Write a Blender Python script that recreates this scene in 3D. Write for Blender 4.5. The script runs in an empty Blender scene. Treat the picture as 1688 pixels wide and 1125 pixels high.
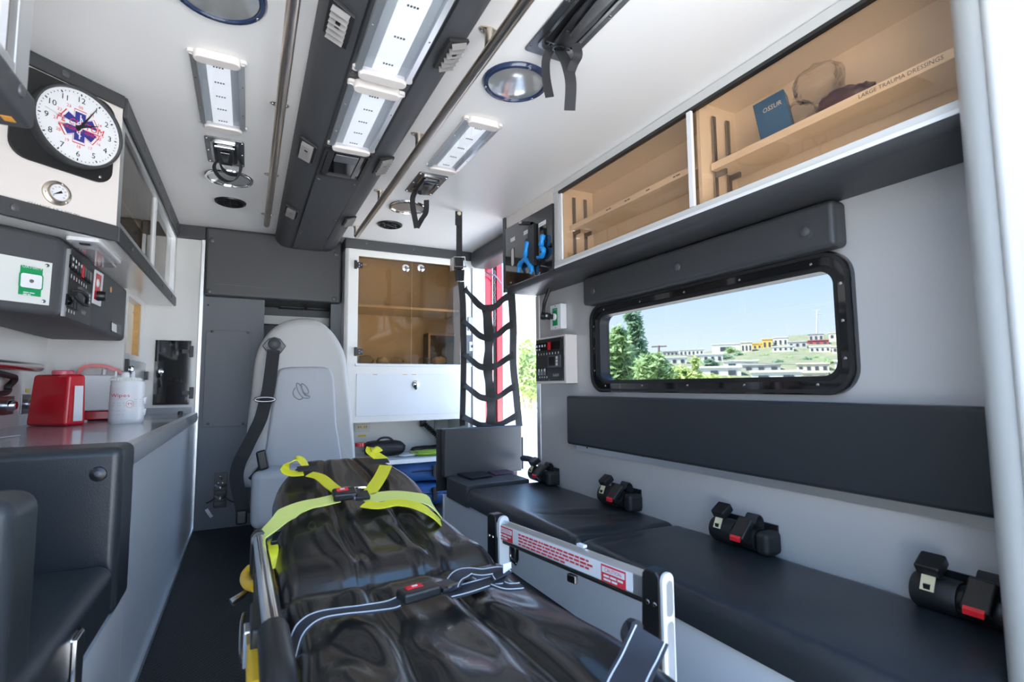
import bpy, bmesh, math, random
from math import sin, cos, pi, radians, hypot, atan2, sqrt
from mathutils import Vector as V, Matrix
random.seed(7)
S = bpy.context.scene
COL = S.collection
# ------------------------------------------------------------------ camera
FPX, YAW, PIT, ROL = 851.9, 0.4725, 0.08512, -0.0085
CAM = V((0, 0, 0.865))
_f = V((sin(YAW)*cos(PIT), cos(YAW)*cos(PIT), sin(PIT)))
_r = V((cos(YAW), -sin(YAW), 0)); _u = _r.cross(_f)
RT = _r*cos(ROL) + _u*sin(ROL); UP = -_r*sin(ROL) + _u*cos(ROL)
cd = bpy.data.cameras.new('camera'); cam = bpy.data.objects.new('camera', cd); COL.objects.link(cam)
cam.matrix_world = Matrix(((RT.x, UP.x, -_f.x, 0), (RT.y, UP.y, -_f.y, 0), (RT.z, UP.z, -_f.z, CAM.z), (0, 0, 0, 1)))
cd.sensor_width = 36; cd.lens = FPX/1688*36; cd.clip_start = 0.02; cd.clip_end = 2000
cd.dof.use_dof = True; cd.dof.focus_distance = 2.4; cd.dof.aperture_fstop = 4.0
S.camera = cam
# ------------------------------------------------------------------ world, sun, exposure
S.view_settings.view_transform = 'Standard'; S.view_settings.look = 'None'
S.view_settings.gamma = 1; S.view_settings.use_curve_mapping = False
S.view_settings.exposure = 2.3
W = bpy.data.worlds.new('sky'); S.world = W; W.use_nodes = True
wn = W.node_tree; bg = wn.nodes['Background']
tc = wn.nodes.new('ShaderNodeTexCoord'); sx = wn.nodes.new('ShaderNodeSeparateXYZ')
rp = wn.nodes.new('ShaderNodeValToRGB')
wn.links.new(tc.outputs['Generated'], sx.inputs[0]); wn.links.new(sx.outputs['Z'], rp.inputs[0])
rp.color_ramp.elements[0].position = 0.0; rp.color_ramp.elements[0].color = (0.84, 0.92, 1.0, 1)
rp.color_ramp.elements[1].position = 0.35; rp.color_ramp.elements[1].color = (0.26, 0.54, 1.0, 1)
wn.links.new(rp.outputs[0], bg.inputs['Color']); bg.inputs['Strength'].default_value = 0.95
sl = bpy.data.lights.new('sun', 'SUN'); so = bpy.data.objects.new('sun', sl); COL.objects.link(so)
sl.energy = 8.5; sl.angle = 0.01; sl.color = (1, 0.95, 0.87)
so.rotation_euler = V((0.70, -0.30, -1.0)).to_track_quat('-Z', 'Y').to_euler()
# ------------------------------------------------------------------ pixel helpers
def ray(x, y): return _f*FPX + RT*(x-844) + UP*(562.5-y)
def at(x, y, X=None, Y=None, Z=None):
    d = ray(x, y)
    t = (X-CAM.x)/d.x if X is not None else (Y-CAM.y)/d.y if Y is not None else (Z-CAM.z)/d.z
    return CAM + d*t
def atp(x, y, p, n):
    d = ray(x, y); return CAM + d*((V(p)-CAM).dot(n)/d.dot(n))
# ------------------------------------------------------------------ materials
MATS = {}
def mat(name, col, rough=.5, metal=0, bump=0, bscale=200, var=0, vscale=6, coat=0, emit=None, estr=0, spec=.5, sheen=0):
    m = bpy.data.materials.new(name); m.use_nodes = True; nt = m.node_tree; b = nt.nodes['Principled BSDF']
    b.inputs['Base Color'].default_value = (*col, 1); b.inputs['Roughness'].default_value = rough
    b.inputs['Metallic'].default_value = metal; b.inputs['Coat Weight'].default_value = coat
    b.inputs['Specular IOR Level'].default_value = spec
    if sheen: b.inputs['Sheen Weight'].default_value = sheen
    if emit: b.inputs['Emission Color'].default_value = (*emit, 1); b.inputs['Emission Strength'].default_value = estr
    co = None
    if bump or var:
        co = nt.nodes.new('ShaderNodeTexCoord')
    if var:
        n = nt.nodes.new('ShaderNodeTexNoise'); n.inputs['Scale'].default_value = vscale; n.inputs['Detail'].default_value = 5
        nt.links.new(co.outputs['Object'], n.inputs['Vector'])
        h = nt.nodes.new('ShaderNodeMixRGB'); h.blend_type = 'MIX'
        h.inputs[1].default_value = (*[c*(1-var) for c in col], 1); h.inputs[2].default_value = (*[min(1, c*(1+var)) for c in col], 1)
        nt.links.new(n.outputs['Fac'], h.inputs[0]); nt.links.new(h.outputs[0], b.inputs['Base Color'])
    if bump:
        n2 = nt.nodes.new('ShaderNodeTexNoise'); n2.inputs['Scale'].default_value = bscale; n2.inputs['Detail'].default_value = 3
        nt.links.new(co.outputs['Object'], n2.inputs['Vector'])
        bp = nt.nodes.new('ShaderNodeBump'); bp.inputs['Strength'].default_value = bump; bp.inputs['Distance'].default_value = .002
        nt.links.new(n2.outputs['Fac'], bp.inputs['Height']); nt.links.new(bp.outputs[0], b.inputs['Normal'])
    MATS[name] = m; return m
def glass(name, tint, refl=1.0, rough=0.0):
    m = bpy.data.materials.new(name); m.use_nodes = True; nt = m.node_tree; nt.nodes.clear()
    o = nt.nodes.new('ShaderNodeOutputMaterial'); t = nt.nodes.new('ShaderNodeBsdfTransparent'); g = nt.nodes.new('ShaderNodeBsdfGlossy')
    f = nt.nodes.new('ShaderNodeFresnel'); f.inputs['IOR'].default_value = 1.5; x = nt.nodes.new('ShaderNodeMixShader')
    mu = nt.nodes.new('ShaderNodeMath'); mu.operation = 'MULTIPLY'; mu.inputs[1].default_value = refl
    t.inputs['Color'].default_value = (*tint, 1); g.inputs['Roughness'].default_value = rough
    ge = nt.nodes.new('ShaderNodeNewGeometry'); iv = nt.nodes.new('ShaderNodeMath'); iv.operation = 'SUBTRACT'; iv.inputs[0].default_value = 1; m2 = nt.nodes.new('ShaderNodeMath'); m2.operation = 'MULTIPLY'; m2.use_clamp = True
    nt.links.new(f.outputs[0], mu.inputs[0]); nt.links.new(ge.outputs['Backfacing'], iv.inputs[1]); nt.links.new(mu.outputs[0], m2.inputs[0]); nt.links.new(iv.outputs[0], m2.inputs[1]); nt.links.new(m2.outputs[0], x.inputs[0])
    nt.links.new(t.outputs[0], x.inputs[1]); nt.links.new(g.outputs[0], x.inputs[2]); nt.links.new(x.outputs[0], o.inputs[0])
    MATS[name] = m; return m
mat('white', (.76, .75, .73), .22, coat=.15)
mat('white_cool', (.72, .74, .77), .2, coat=.2)
mat('ceiling', (.89, .865, .845), .38)
mat('wallgrey', (.47, .465, .46), .22, coat=.2)
mat('basewhite', (.66, .70, .75), .25, coat=.2)
mat('bulk', (.125, .135, .15), .55, bump=.25, bscale=500)
mat('vinyl', (.048, .049, .052), .42, bump=.3, bscale=420)
mat('vinyl_bench', (.024, .028, .033), .30, bump=.25, bscale=420)
mat('console', (.058, .059, .064), .5, bump=.35, bscale=600)
mat('button', (.075, .075, .08), .35)
mat('black', (.012, .012, .013), .35)
mat('black_gloss', (.009, .009, .01), .06, coat=.6)
mat('rubber', (.014, .014, .015), .55)
mat('mattress', (.015, .013, .012), .26, coat=.2, bump=.1, bscale=300)
mat('emboss', (.27, .28, .30), .5)
mat('steel', (.62, .61, .60), .22, 1)
mat('chrome', (.82, .82, .84), .07, 1)
mat('rail', (.56, .49, .42), .30, 1, var=.12, vscale=25)
mat('alu', (.72, .73, .74), .32, .85)
mat('frame_grey', (.62, .62, .60), .35)
mat('darksteel', (.30, .30, .31), .3, 1, var=.15, vscale=40)
mat('strip_white', (.83, .83, .84), .4)
mat('cream', (.76, .70, .66), .3)
mat('webbing', (.022, .022, .025), .75, bump=.5, bscale=900)
mat('webbing_blue', (.022, .024, .034), .6, bump=.5, bscale=900)
mat('yellow_web', (.80, .75, .035), .5, bump=.4, bscale=700)
mat('yellow_pale', (.78, .82, .22), .5, bump=.4, bscale=700)
mat('yellow_plastic', (.85, .50, .02), .3)
mat('stitch', (.78, .80, .85), .6)
mat('red', (.62, .008, .02), .25, coat=.2)
mat('red_lid', (.70, .12, .16), .3)
mat('red_print', (.70, .04, .05), .4)
mat('red_paint', (.55, .015, .03), .18, coat=.5)
mat('red_lens', (.75, .02, .03), .2)
mat('green', (.005, .30, .10), .35)
mat('blue_glove', (.01, .27, .72), .45)
mat('blue_bag', (.015, .075, .25), .6, bump=.3, bscale=300)
mat('blue_box', (.02, .13, .33), .4)
mat('star_blue', (.03, .035, .25), .4)
mat('pouch', (.07, .025, .045), .3)
mat('plastic_white', (.80, .80, .82), .3)
mat('plate', (.72, .73, .70), .35)
mat('beige', (.70, .62, .40), .4)
mat('wood', (.62, .36, .13), .5, var=.25, vscale=30)
mat('seat_grey', (.42, .43, .455), .45, bump=.15, bscale=400)
mat('seat_shell', (.48, .475, .465), .42, bump=.15, bscale=400)
mat('lime', (.42, .62, .08), .6)
mat('tan_liner_and_cast', (.86, .78, .66), .5)
mat('mirror', (.62, .61, .59), .12, .6)
mat('navy_reflect_ring', (.02, .035, .09), .2, coat=.4)  # chrome rim with its dark blue reflection put into the colour
mat('screen', (.03, .02, .025), .15)
mat('counter', (.33, .34, .37), .2, coat=.3)
mat('led', (.10, .10, .09), .4)
mat('diffuser', (.82, .83, .85), .35, emit=(1, .98, .95), estr=.14)
mat('orange', (.8, .35, .05), .5)
mat('gold', (.75, .55, .12), .5)
glass('smoked', (.95, .87, .79), 1.2)
glass('smoked_brown', (.80, .69, .55), 1.25)
glass('smoked_dark', (.62, .57, .49), 1.0)
glass('clear', (.93, .95, .96), 1.0)
glass('window_glass', (.48, .49, .50), .6)
glass('bag_film', (.93, .93, .94), 1.3, .08)
glass('lens', (.90, .92, .95), 1.1)
# ------------------------------------------------------------------ mesh helpers
WL = {}                                    # world location of every object
class MB:
    def __init__(s): s.v = []; s.f = []
    def add(s, vs, fs):
        o = len(s.v); s.v += [tuple(p) for p in vs]; s.f += [tuple(i+o for i in f) for f in fs]; return s
    def box(s, x, y, z): return s.obox(V((x[0], y[0], z[0])), V((x[1]-x[0], 0, 0)), V((0, y[1]-y[0], 0)), V((0, 0, z[1]-z[0])))
    def obox(s, o, a, b, c):
        o, a, b, c = V(o), V(a), V(b), V(c)
        if a.cross(b).dot(c) < 0: a, b = b, a
        return s.add([o, o+a, o+a+b, o+b, o+c, o+a+c, o+a+b+c, o+b+c], [(3,2,1,0), (4,5,6,7), (0,1,5,4), (1,2,6,5), (2,3,7,6), (3,0,4,7)])
    def prism(s, pts, ext):
        pts = [V(p) for p in pts]; e = V(ext); n = len(pts)
        nor = V((0,0,0))
        for i in range(n): nor += (pts[i]-pts[0]).cross(pts[(i+1) % n]-pts[0])
        if nor.dot(e) > 0: pts.reverse()
        return s.add(pts+[p+e for p in pts], [tuple(range(n)), tuple(range(2*n-1, n-1, -1))]+[(i, i+n, (i+1) % n+n, (i+1) % n)[::-1][::-1] for i in range(n)])
    def tube(s, pts, r, n=8, closed=False, cap=True):
        pts = [V(p) for p in pts]; m = len(pts); rr = r if isinstance(r, (list, tuple)) else [r]*m
        T = [((pts[(i+1) % m] if closed or i < m-1 else pts[i])-(pts[i-1] if closed or i > 0 else pts[i])).normalized() for i in range(m)]
        a = T[0].orthogonal().normalized(); vs = []; fs = []
        for i in range(m):
            a = (a-T[i]*a.dot(T[i])); a = a.normalized() if a.length > 1e-6 else T[i].orthogonal().normalized(); b = T[i].cross(a)
            vs += [pts[i]+(a*cos(2*pi*k/n)+b*sin(2*pi*k/n))*rr[i] for k in range(n)]
        for i in range(m if closed else m-1):
            j = (i+1) % m
            fs += [(i*n+k, i*n+(k+1) % n, j*n+(k+1) % n, j*n+k) for k in range(n)]
        if cap and not closed: fs += [tuple(range(n-1, -1, -1)), tuple(range((m-1)*n, m*n))]
        return s.add(vs, fs)
    def lathe(s, prof, c, ax, n=24):
        c = V(c); ax = V(ax).normalized(); a = ax.orthogonal().normalized(); b = ax.cross(a); vs = []; fs = []; m = len(prof)
        for r, h in prof: vs += [c+ax*h+(a*cos(2*pi*k/n)+b*sin(2*pi*k/n))*max(r, 1e-5) for k in range(n)]
        for i in range(m-1): fs += [(i*n+k, i*n+(k+1) % n, (i+1)*n+(k+1) % n, (i+1)*n+k) for k in range(n)]
        return s.add(vs, fs+[tuple(range(n-1, -1, -1)), tuple(range((m-1)*n, m*n))])
    def ribbon(s, pts, wd, w, t=.002):
        pts = [V(p) for p in pts]; m = len(pts); wd = wd if isinstance(wd, list) else [wd]*m; vs = []
        for i in range(m):
            T = (pts[min(i+1, m-1)]-pts[max(i-1, 0)]).normalized(); d = V(wd[i]); d = (d-T*d.dot(T)).normalized(); nn = T.cross(d)
            ww = w[i] if isinstance(w, list) else w
            vs += [pts[i]-d*ww/2-nn*t/2, pts[i]+d*ww/2-nn*t/2, pts[i]+d*ww/2+nn*t/2, pts[i]-d*ww/2+nn*t/2]
        fs = [(3, 2, 1, 0), tuple(range(4*m-4, 4*m))]
        for i in range(m-1): fs += [(4*i+k, 4*i+(k+1) % 4, 4*i+4+(k+1) % 4, 4*i+4+k) for k in range(4)]
        return s.add(vs, fs)
    def build(s, name, m, parent=None, smooth=False, bev=0, seg=2, center=None):
        return mesh(name, s.v, s.f, m, parent, smooth, bev, seg, center)
def mesh(name, vs, fs, m, parent=None, smooth=False, bev=0, seg=2, center=None):
    lo = [min(p[i] for p in vs) for i in range(3)]; hi = [max(p[i] for p in vs) for i in range(3)]
    c = V(center) if center else V(((lo[0]+hi[0])/2, (lo[1]+hi[1])/2, lo[2] if parent is None else (lo[2]+hi[2])/2))
    me = bpy.data.meshes.new(name); me.from_pydata([tuple(V(p)-c) for p in vs], [], fs)
    bm = bmesh.new(); bm.from_mesh(me); bmesh.ops.recalc_face_normals(bm, faces=bm.faces); bm.to_mesh(me); bm.free()
    me.materials.append(MATS[m] if isinstance(m, str) else m)
    o = bpy.data.objects.new(name, me); COL.objects.link(o); WL[o] = c
    if parent: o.parent = parent; o.location = c-WL[parent]
    else: o.location = c
    if smooth or bev: me.polygons.foreach_set('use_smooth', [True]*len(me.polygons))
    if bev:
        b = o.modifiers.new('bevel', 'BEVEL'); b.width = bev; b.segments = seg; b.limit_method = 'ANGLE'; b.angle_limit = radians(35); b.harden_normals = True
    elif smooth == 2:
        me.set_sharp_from_angle(angle=radians(40))
    return o
def bx(name, x, y, z, m, parent=None, bev=0, seg=2): return MB().box(sorted(x), sorted(y), sorted(z)).build(name, m, parent, bev=bev, seg=seg)
def obx(name, o, a, b, c, m, parent=None, bev=0, seg=2): return MB().obox(o, a, b, c).build(name, m, parent, bev=bev, seg=seg)
def tube(name, pts, r, m, parent=None, n=8, closed=False): return MB().tube(pts, r, n, closed).build(name, m, parent, smooth=2)
def lathe(name, prof, c, ax, m, parent=None, n=24): return MB().lathe(prof, c, ax, n).build(name, m, parent, smooth=2)
def ribbon(name, pts, wd, w, m, parent=None, t=.002): return MB().ribbon(pts, wd, w, t).build(name, m, parent, smooth=2)
def prism(name, pts, ext, m, parent=None, bev=0, seg=2): return MB().prism(pts, ext).build(name, m, parent, bev=bev, seg=seg)
def cr(pts, k=6, closed=False):            # Catmull-Rom through points
    P = [V(p) for p in pts]; n = len(P); out = []
    for i in range(n if closed else n-1):
        a, b, c, d = (P[(i+j-1) % n] for j in range(4)) if closed else (P[max(i-1, 0)], P[i], P[i+1], P[min(i+2, n-1)])
        for t in range(k):
            t /= k; out.append(.5*((2*b)+(c-a)*t+(2*a-5*b+4*c-d)*t*t+(3*b-a-3*c+d)*t**3))
    if not closed: out.append(P[-1])
    return out
def rrect(o, u, v, w, h, r, k=5):          # rounded rectangle outline centred on o in the plane u, v
    o, u, v = V(o), V(u), V(v); pts = []
    for cx, cy, a0 in ((w/2-r, h/2-r, 0), (-w/2+r, h/2-r, pi/2), (-w/2+r, -h/2+r, pi), (w/2-r, -h/2+r, 1.5*pi)):
        for i in range(k+1):
            a = a0+pi/2*i/k; pts.append(o+u*(cx+r*cos(a))+v*(cy+r*sin(a)))
    return pts
def ringplate(name, outer, inner, ext, m, parent=None, smooth=2):   # frame between two outlines with as many points
    n = len(outer); e = V(ext); vs = outer+inner+[p+e for p in outer]+[p+e for p in inner]; fs = []
    for i in range(n):
        j = (i+1) % n
        fs += [(i, j, n+j, n+i), (2*n+i, 3*n+i, 3*n+j, 2*n+j), (i, 2*n+i, 2*n+j, j), (n+i, n+j, 3*n+j, 3*n+i)]
    return mesh(name, vs, fs, m, parent, smooth)
def thing(name, label, cat, loc, group=None):
    o = bpy.data.objects.new(name, None); COL.objects.link(o); o.location = loc; WL[o] = V(loc); o.empty_display_size = .1
    return tag(o, label, cat, group)
def tag(o, label, cat, group=None):
    o['label'] = label; o['category'] = cat
    if group: o['group'] = group
    return o
def struct(o): o['kind'] = 'structure'; return o
def dup(o, loc, label=None, group=None, parent=None, rotz=0, name=None):
    c = o.copy(); COL.objects.link(c)
    if parent is None:
        c.location = loc; WL[c] = V(loc)
        if rotz: c.rotation_euler.z = rotz
        if label: c['label'] = label
        if group: c['group'] = group
    else: c.parent = parent
    for ch in o.children: dup(ch, None, parent=c)
    return c
_tx = {}
def text(name, s, o, u, v, size, m, parent, depth=.0006, align='CENTER', fit=None, shear=0):
    key = (s, align, shear)
    if key not in _tx:
        c = bpy.data.curves.new('t', 'FONT'); c.body = s; c.align_x = align; c.align_y = 'CENTER'; c.resolution_u = 2; c.shear = shear
        ob = bpy.data.objects.new('t', c); me = bpy.data.meshes.new_from_object(ob); bpy.data.objects.remove(ob)
        _tx[key] = ([tuple(p.co) for p in me.vertices], [tuple(p.vertices) for p in me.polygons])
    vs, fs = _tx[key]; o, u, v = V(o), V(u).normalized(), V(v).normalized(); n = u.cross(v)*depth
    w = max(p[0] for p in vs)-min(p[0] for p in vs); sx_ = size if fit is None else fit/w
    return mesh(name, [o+u*p[0]*sx_+v*p[1]*size+n for p in vs], fs, m, parent)
def printlines(name, o, u, v, w, lines, pitch, h, m, parent, seed=0, depth=.0006):   # rows of small illegible print
    rnd = random.Random(seed); o, u, v = V(o), V(u).normalized(), V(v).normalized(); n = u.cross(v); mb = MB()
    for k in range(lines):
        x = 0; end = w*(1 if k < lines-1 else .7)
        while x < end-h*2:
            l = min(end-x, h*rnd.uniform(1.5, 5)); mb.obox(o+u*(x-w/2)-v*(pitch*(k-(lines-1)/2)+h/2)+n*depth*.3, u*l, v*h, n*depth); x += l+h*.8
    return mb.build(name, m, parent)
_sc = {}
def screw(p, n, r, m, parent, h=.4, name='screw'):
    key = (round(r, 5), m, tuple(round(c, 3) for c in n), h)
    if key not in _sc:
        o = MB().lathe([(r, 0), (r*.92, r*h*.6), (r*.55, r*h), (r*.02, r*h*1.1)], (0, 0, 0), n, 10).build(name, m, parent, smooth=2, center=(0, 0, 0)); _sc[key] = o.data
    else:
        o = bpy.data.objects.new(name, _sc[key]); COL.objects.link(o); o.parent = parent
    WL[o] = V(p); o.location = V(p)-WL[parent]; return o
X_, Y_, Z_ = V((1, 0, 0)), V((0, 1, 0)), V((0, 0, 1))
ZC, YF, XR, XC, XB, XN = 1.88, 3.74, 1.60, 1.372, -.85, -.555
# ================================================================== the setting
def floor_mat():
    m = mat('floor', (.011, .0115, .013), .42, spec=.4); nt = m.node_tree; b = nt.nodes['Principled BSDF']
    co = nt.nodes.new('ShaderNodeTexCoord'); mp = nt.nodes.new('ShaderNodeMapping'); mp.inputs['Rotation'].default_value = (0, 0, pi/4)
    ck = nt.nodes.new('ShaderNodeTexVoronoi'); ck.inputs['Scale'].default_value = 70; ck.inputs['Randomness'].default_value = .12
    bp = nt.nodes.new('ShaderNodeBump'); bp.inputs['Strength'].default_value = .7; bp.inputs['Distance'].default_value = .003
    nt.links.new(co.outputs['Object'], mp.inputs[0]); nt.links.new(mp.outputs[0], ck.inputs['Vector'])
    nt.links.new(ck.outputs['Distance'], bp.inputs['Height']); nt.links.new(bp.outputs[0], b.inputs['Normal'])
floor_mat()
mat('post_grey', (.42, .43, .42), .3, coat=.2)
struct(bx('floor', (-.91, 1.66), (.2, 4.15), (-.06, 0), 'floor'))
struct(bx('ceiling', (-.95, 1.70), (.2, 4.2), (ZC, ZC+.06), 'ceiling'))
# left wall: recessed back, step, niche side, corner beside the bulkhead
wl = MB().box((-.91, XB), (.3, 3.80), (0, ZC)).box((XB, XN-.06), (3.18, 3.80), (.713, ZC)).box((XN-.06, -.275), (3.745, 3.80), (0, ZC))
nzA, nzB = at(218, 585, X=XN).z, at(218, 492, X=XN).z
nyA, nyB = at(208.5, 560, X=XN).y, at(231, 560, X=XN).y
wl.box((XN-.06, XN), (3.18, nyA), (.713, ZC)).box((XN-.06, XN), (nyB, 3.745), (.713, ZC)).box((XN-.06, XN), (nyA, nyB), (.713, nzA)).box((XN-.06, XN), (nyA, nyB), (nzB, ZC))
WLEFT = struct(wl.build('wall_left', 'white'))
bx('wood_strip', (XN-.034, XN-.004), (nyB-.016, nyB-.001), (nzA+.001, nzB-.001), 'wood', WLEFT)
bx('niche_liner', (XN-.0598, XN-.034), (nyA, nyB-.001), (nzA+.001, nzB-.001), 'tan_liner_and_cast', WLEFT)
screw(at(220, 516, X=XN-.034), X_, .006, 'darksteel', WLEFT)
# right wall with the window opening
WY0, WY1, WZ0, WZ1 = .885, 2.20, .826, 1.272
gy0, gy1 = WY0+.03, WY1-.03; gz0, gz1 = WZ0+.03, WZ1-.03
YWE = 2.785
wr = MB().box((XR, XR+.06), (.3, gy0), (0, ZC)).box((XR, XR+.06), (gy1, YWE), (0, ZC)).box((XR, XR+.06), (gy0, gy1), (0, gz0)).box((XR, XR+.06), (gy0, gy1), (gz1, ZC))
struct(wr.build('wall_right', 'wallgrey'))
struct(bx('trim_1', (XR-.006, XR+.066), (YWE-.035, YWE+.006), (0.02, 1.42), 'alu', bev=.003))
# rear frame
struct(MB().box((1.275, 1.68), (.24, .50), (0, ZC)).build('wall_rear', 'post_grey', bev=.055, seg=5))
struct(MB().box((1.262, 1.45), (.16, .438), (0, ZC)).build('trim_2', 'frame_grey', bev=.02, seg=3))
struct(MB().box((-.95, -.62), (.24, .42), (0, ZC)).build('wall_rear_left', 'frame_grey', bev=.03, seg=3))
struct(MB().box((-.62, 1.275), (.24, .42), (1.80, ZC)).build('trim_3', 'frame_grey', bev=.02))
# unseen open rear doors, added behind the viewpoint to darken the right wall
for k, x in enumerate((1.69, -1.01)):
    dr_ = struct(bx('door_%d' % (k+3), (x, x+.05), (-.72, .22), (-.25, 1.86), 'white_cool', bev=.01))
    bx('inner_panel', (x-.008, x) if k == 0 else (x+.05, x+.058), (-.66, .16), (-.15, .75), 'vinyl', dr_, bev=.004)
    bx('pull_handle', (x-.05, x-.02) if k == 0 else (x+.07, x+.10), (-.5, .0), (.85, .88), 'steel', dr_, bev=.008)
# front bulkhead (grey) with pass-through recess behind the seat
WF = struct(MB().box((-.275, .085), (YF, 3.80), (0, 1.45)).box((.50, .575), (YF, 3.80), (0, 1.45)).box((-.275, .60), (4.08, 4.15), (0, ZC)).box((-.30, -.275), (3.80, 4.15), (0, ZC)).box((.575, .60), (3.80, 4.15), (0, ZC))
            .box((.085, .50), (YF, 3.80), (0, .30)).build('wall_front', 'bulk'))
# stiffening cover plate on the bulkhead
a, b2 = at(340, 545, Y=YF), at(404, 702, Y=YF)
pl = bx('cover_panel', (a.x, b2.x+.02), (YF-.006, YF), (b2.z, a.z), 'bulk', WF, bev=.0015)
for px, py in ((350, 547), (409, 549), (343, 699), (401, 699)): screw(at(px, py, Y=YF-.006), -Y_, .009, 'button', WF)
screw(at(343, 503, Y=YF), -Y_, .006, 'black', WF)
bx('cab_ledge', (.085, .57), (3.95, 4.08), (1.16, 1.19), 'frame_grey', WF)
bx('cab_ledge', (.085, .57), (4.0, 4.08), (1.31, 1.37), 'frame_grey', WF)
struct(bx('trim_4', (-.284, -.262), (YF-.012, YF+.02), (0.0, ZC-.08), 'alu', bev=.003))
for z in (.45, .75, 1.0, 1.25, 1.45): pass
# cove trims at the ceiling
struct(MB().box((-.42, -.262), (YF-.02, YF+.01), (ZC-.085, ZC)).build('trim_5', 'vinyl', bev=.006))
# side door header pad
hd = thing('door_header_pad', 'dark grey padded header over the open side door', 'pad', (1.55, 3.2, 1.75))
MB().box((1.475, 1.66), (2.80, 3.583), (1.752, ZC)).build('pad', 'vinyl', hd, bev=.035, seg=5)
screw(at(785, 426, X=1.475), -X_, .014, 'button', hd, name='button')
# strip of ceiling-height wall over the door and beyond
struct(MB().box((XR, XR+.06), (YWE, 3.66), (1.80, ZC)).build('wall_over_door', 'white'))
struct(MB().box((XR, XR+.06), (3.66, 4.15), (0, ZC)).build('wall_right_front', 'white'))
# window_1: black framed window
wcy, wcz = (WY0+WY1)/2, (WZ0+WZ1)/2
WIN = struct(ringplate('window_1', rrect((XR-.018, wcy, wcz), Y_, Z_, WY1-WY0, WZ1-WZ0, .085, 8), rrect((XR-.018, wcy, wcz), Y_, Z_, WY1-WY0-.085, WZ1-WZ0-.085, .05, 8), (.018, 0, 0), 'black_gloss'))
ringplate('inner_frame', rrect((XR-.004, wcy, wcz), Y_, Z_, WY1-WY0-.078, WZ1-WZ0-.078, .055, 8), rrect((XR-.004, wcy, wcz), Y_, Z_, WY1-WY0-.128, WZ1-WZ0-.118, .045, 8), (.06, 0, 0), 'black', WIN)
ringplate('gasket', rrect((XR-.026, wcy, wcz), Y_, Z_, WY1-WY0-.012, WZ1-WZ0-.012, .08, 8), rrect((XR-.026, wcy, wcz), Y_, Z_, WY1-WY0-.034, WZ1-WZ0-.034, .072, 8), (.009, 0, 0), 'rubber', WIN)
MB().prism(rrect((XR+.04, wcy, wcz), Y_, Z_, WY1-WY0-.12, WZ1-WZ0-.11, .045, 8), (.004, 0, 0)).build('pane', 'window_glass', WIN)
for i in range(5):
    y = WY0+.12+(WY1-WY0-.24)*i/4
    for z in (WZ0+.032, WZ1-.032): screw((XR-.018, y, z), -X_, .0055, 'chrome', WIN)
for z in (WZ0+.11, wcz, WZ1-.11):
    for y in (WY0+.032, WY1-.032): screw((XR-.018, y, z), -X_, .0055, 'chrome', WIN)
# door_1: side door standing open, red jamb
DJ = struct(MB().box((XR+.005, XR+.075), (3.60, 3.66), (0, 1.80)).build('door_1', 'red_paint', bev=.006))
bx('jamb_liner', (1.50, XR+.004), (3.585, 3.66), (0, 1.76), 'white_cool', DJ, bev=.004)
bx('jamb_edge', (XR+.10, XR+.155), (3.585, 3.66), (-.3, 1.85), 'red_paint', DJ, bev=.008)
for x in (XR+.085, XR+.094): tube('weather_seal', [(x, 3.60, -.2), (x, 3.60, 1.8)], .006, 'rubber', DJ, 6)
lk = MB().tube([V((0, .007*cos(t), .011*sin(t))) for t in [2*pi*i/10 for i in range(10)]], .0022, 5, True)
lk2 = [(y, x, z) for x, y, z in lk.v]
l1 = None
for i in range(26):
    c = V((XR+.078+.002*sin(i), 3.572, 1.74-.0165*i))
    src = lk.v if i % 2 else lk2
    o = mesh('chain_link', [c+V(p) for p in src], lk.f, 'darksteel', DJ, smooth=True)
tube('chain_hook', cr([at(800, 448, Y=3.56), at(806, 452, Y=3.55), at(816, 455, Y=3.54), at(826, 468, Y=3.54)]), .006, 'darksteel', DJ)
# open leaf beyond the jamb
LY = 3.70; lf = MB(); wx0, wx1, wz0, wz1 = 1.93, 2.42, .66, 1.27
lf.box((XR+.155, wx0), (LY, LY+.045), (-.35, 1.80)).box((wx1, 2.55), (LY, LY+.045), (-.35, 1.80)).box((wx0, wx1), (LY, LY+.045), (-.35, wz0)).box((wx0, wx1), (LY, LY+.045), (wz1, 1.80))
DL = struct(lf.build('door_2', 'plastic_white'))
oc = V(((wx0+wx1)/2, LY-.012, (wz0+wz1)/2))
ringplate('window_frame', rrect(oc, X_, Z_, wx1-wx0+.04, wz1-wz0+.04, .06), rrect(oc, X_, Z_, wx1-wx0-.02, wz1-wz0-.02, .05), (0, .06, 0), 'alu', DL)
bx('pane', (wx0, wx1), (LY+.02, LY+.024), (wz0, wz1), 'clear', DL)
bx('door_ledge', (1.80, 2.5), (LY-.012, LY), (.50, .53), 'frame_grey', DL)
bx('lower_panel', (1.80, 2.5), (LY-.006, LY), (.1, .49), 'white_cool', DL)
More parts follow.
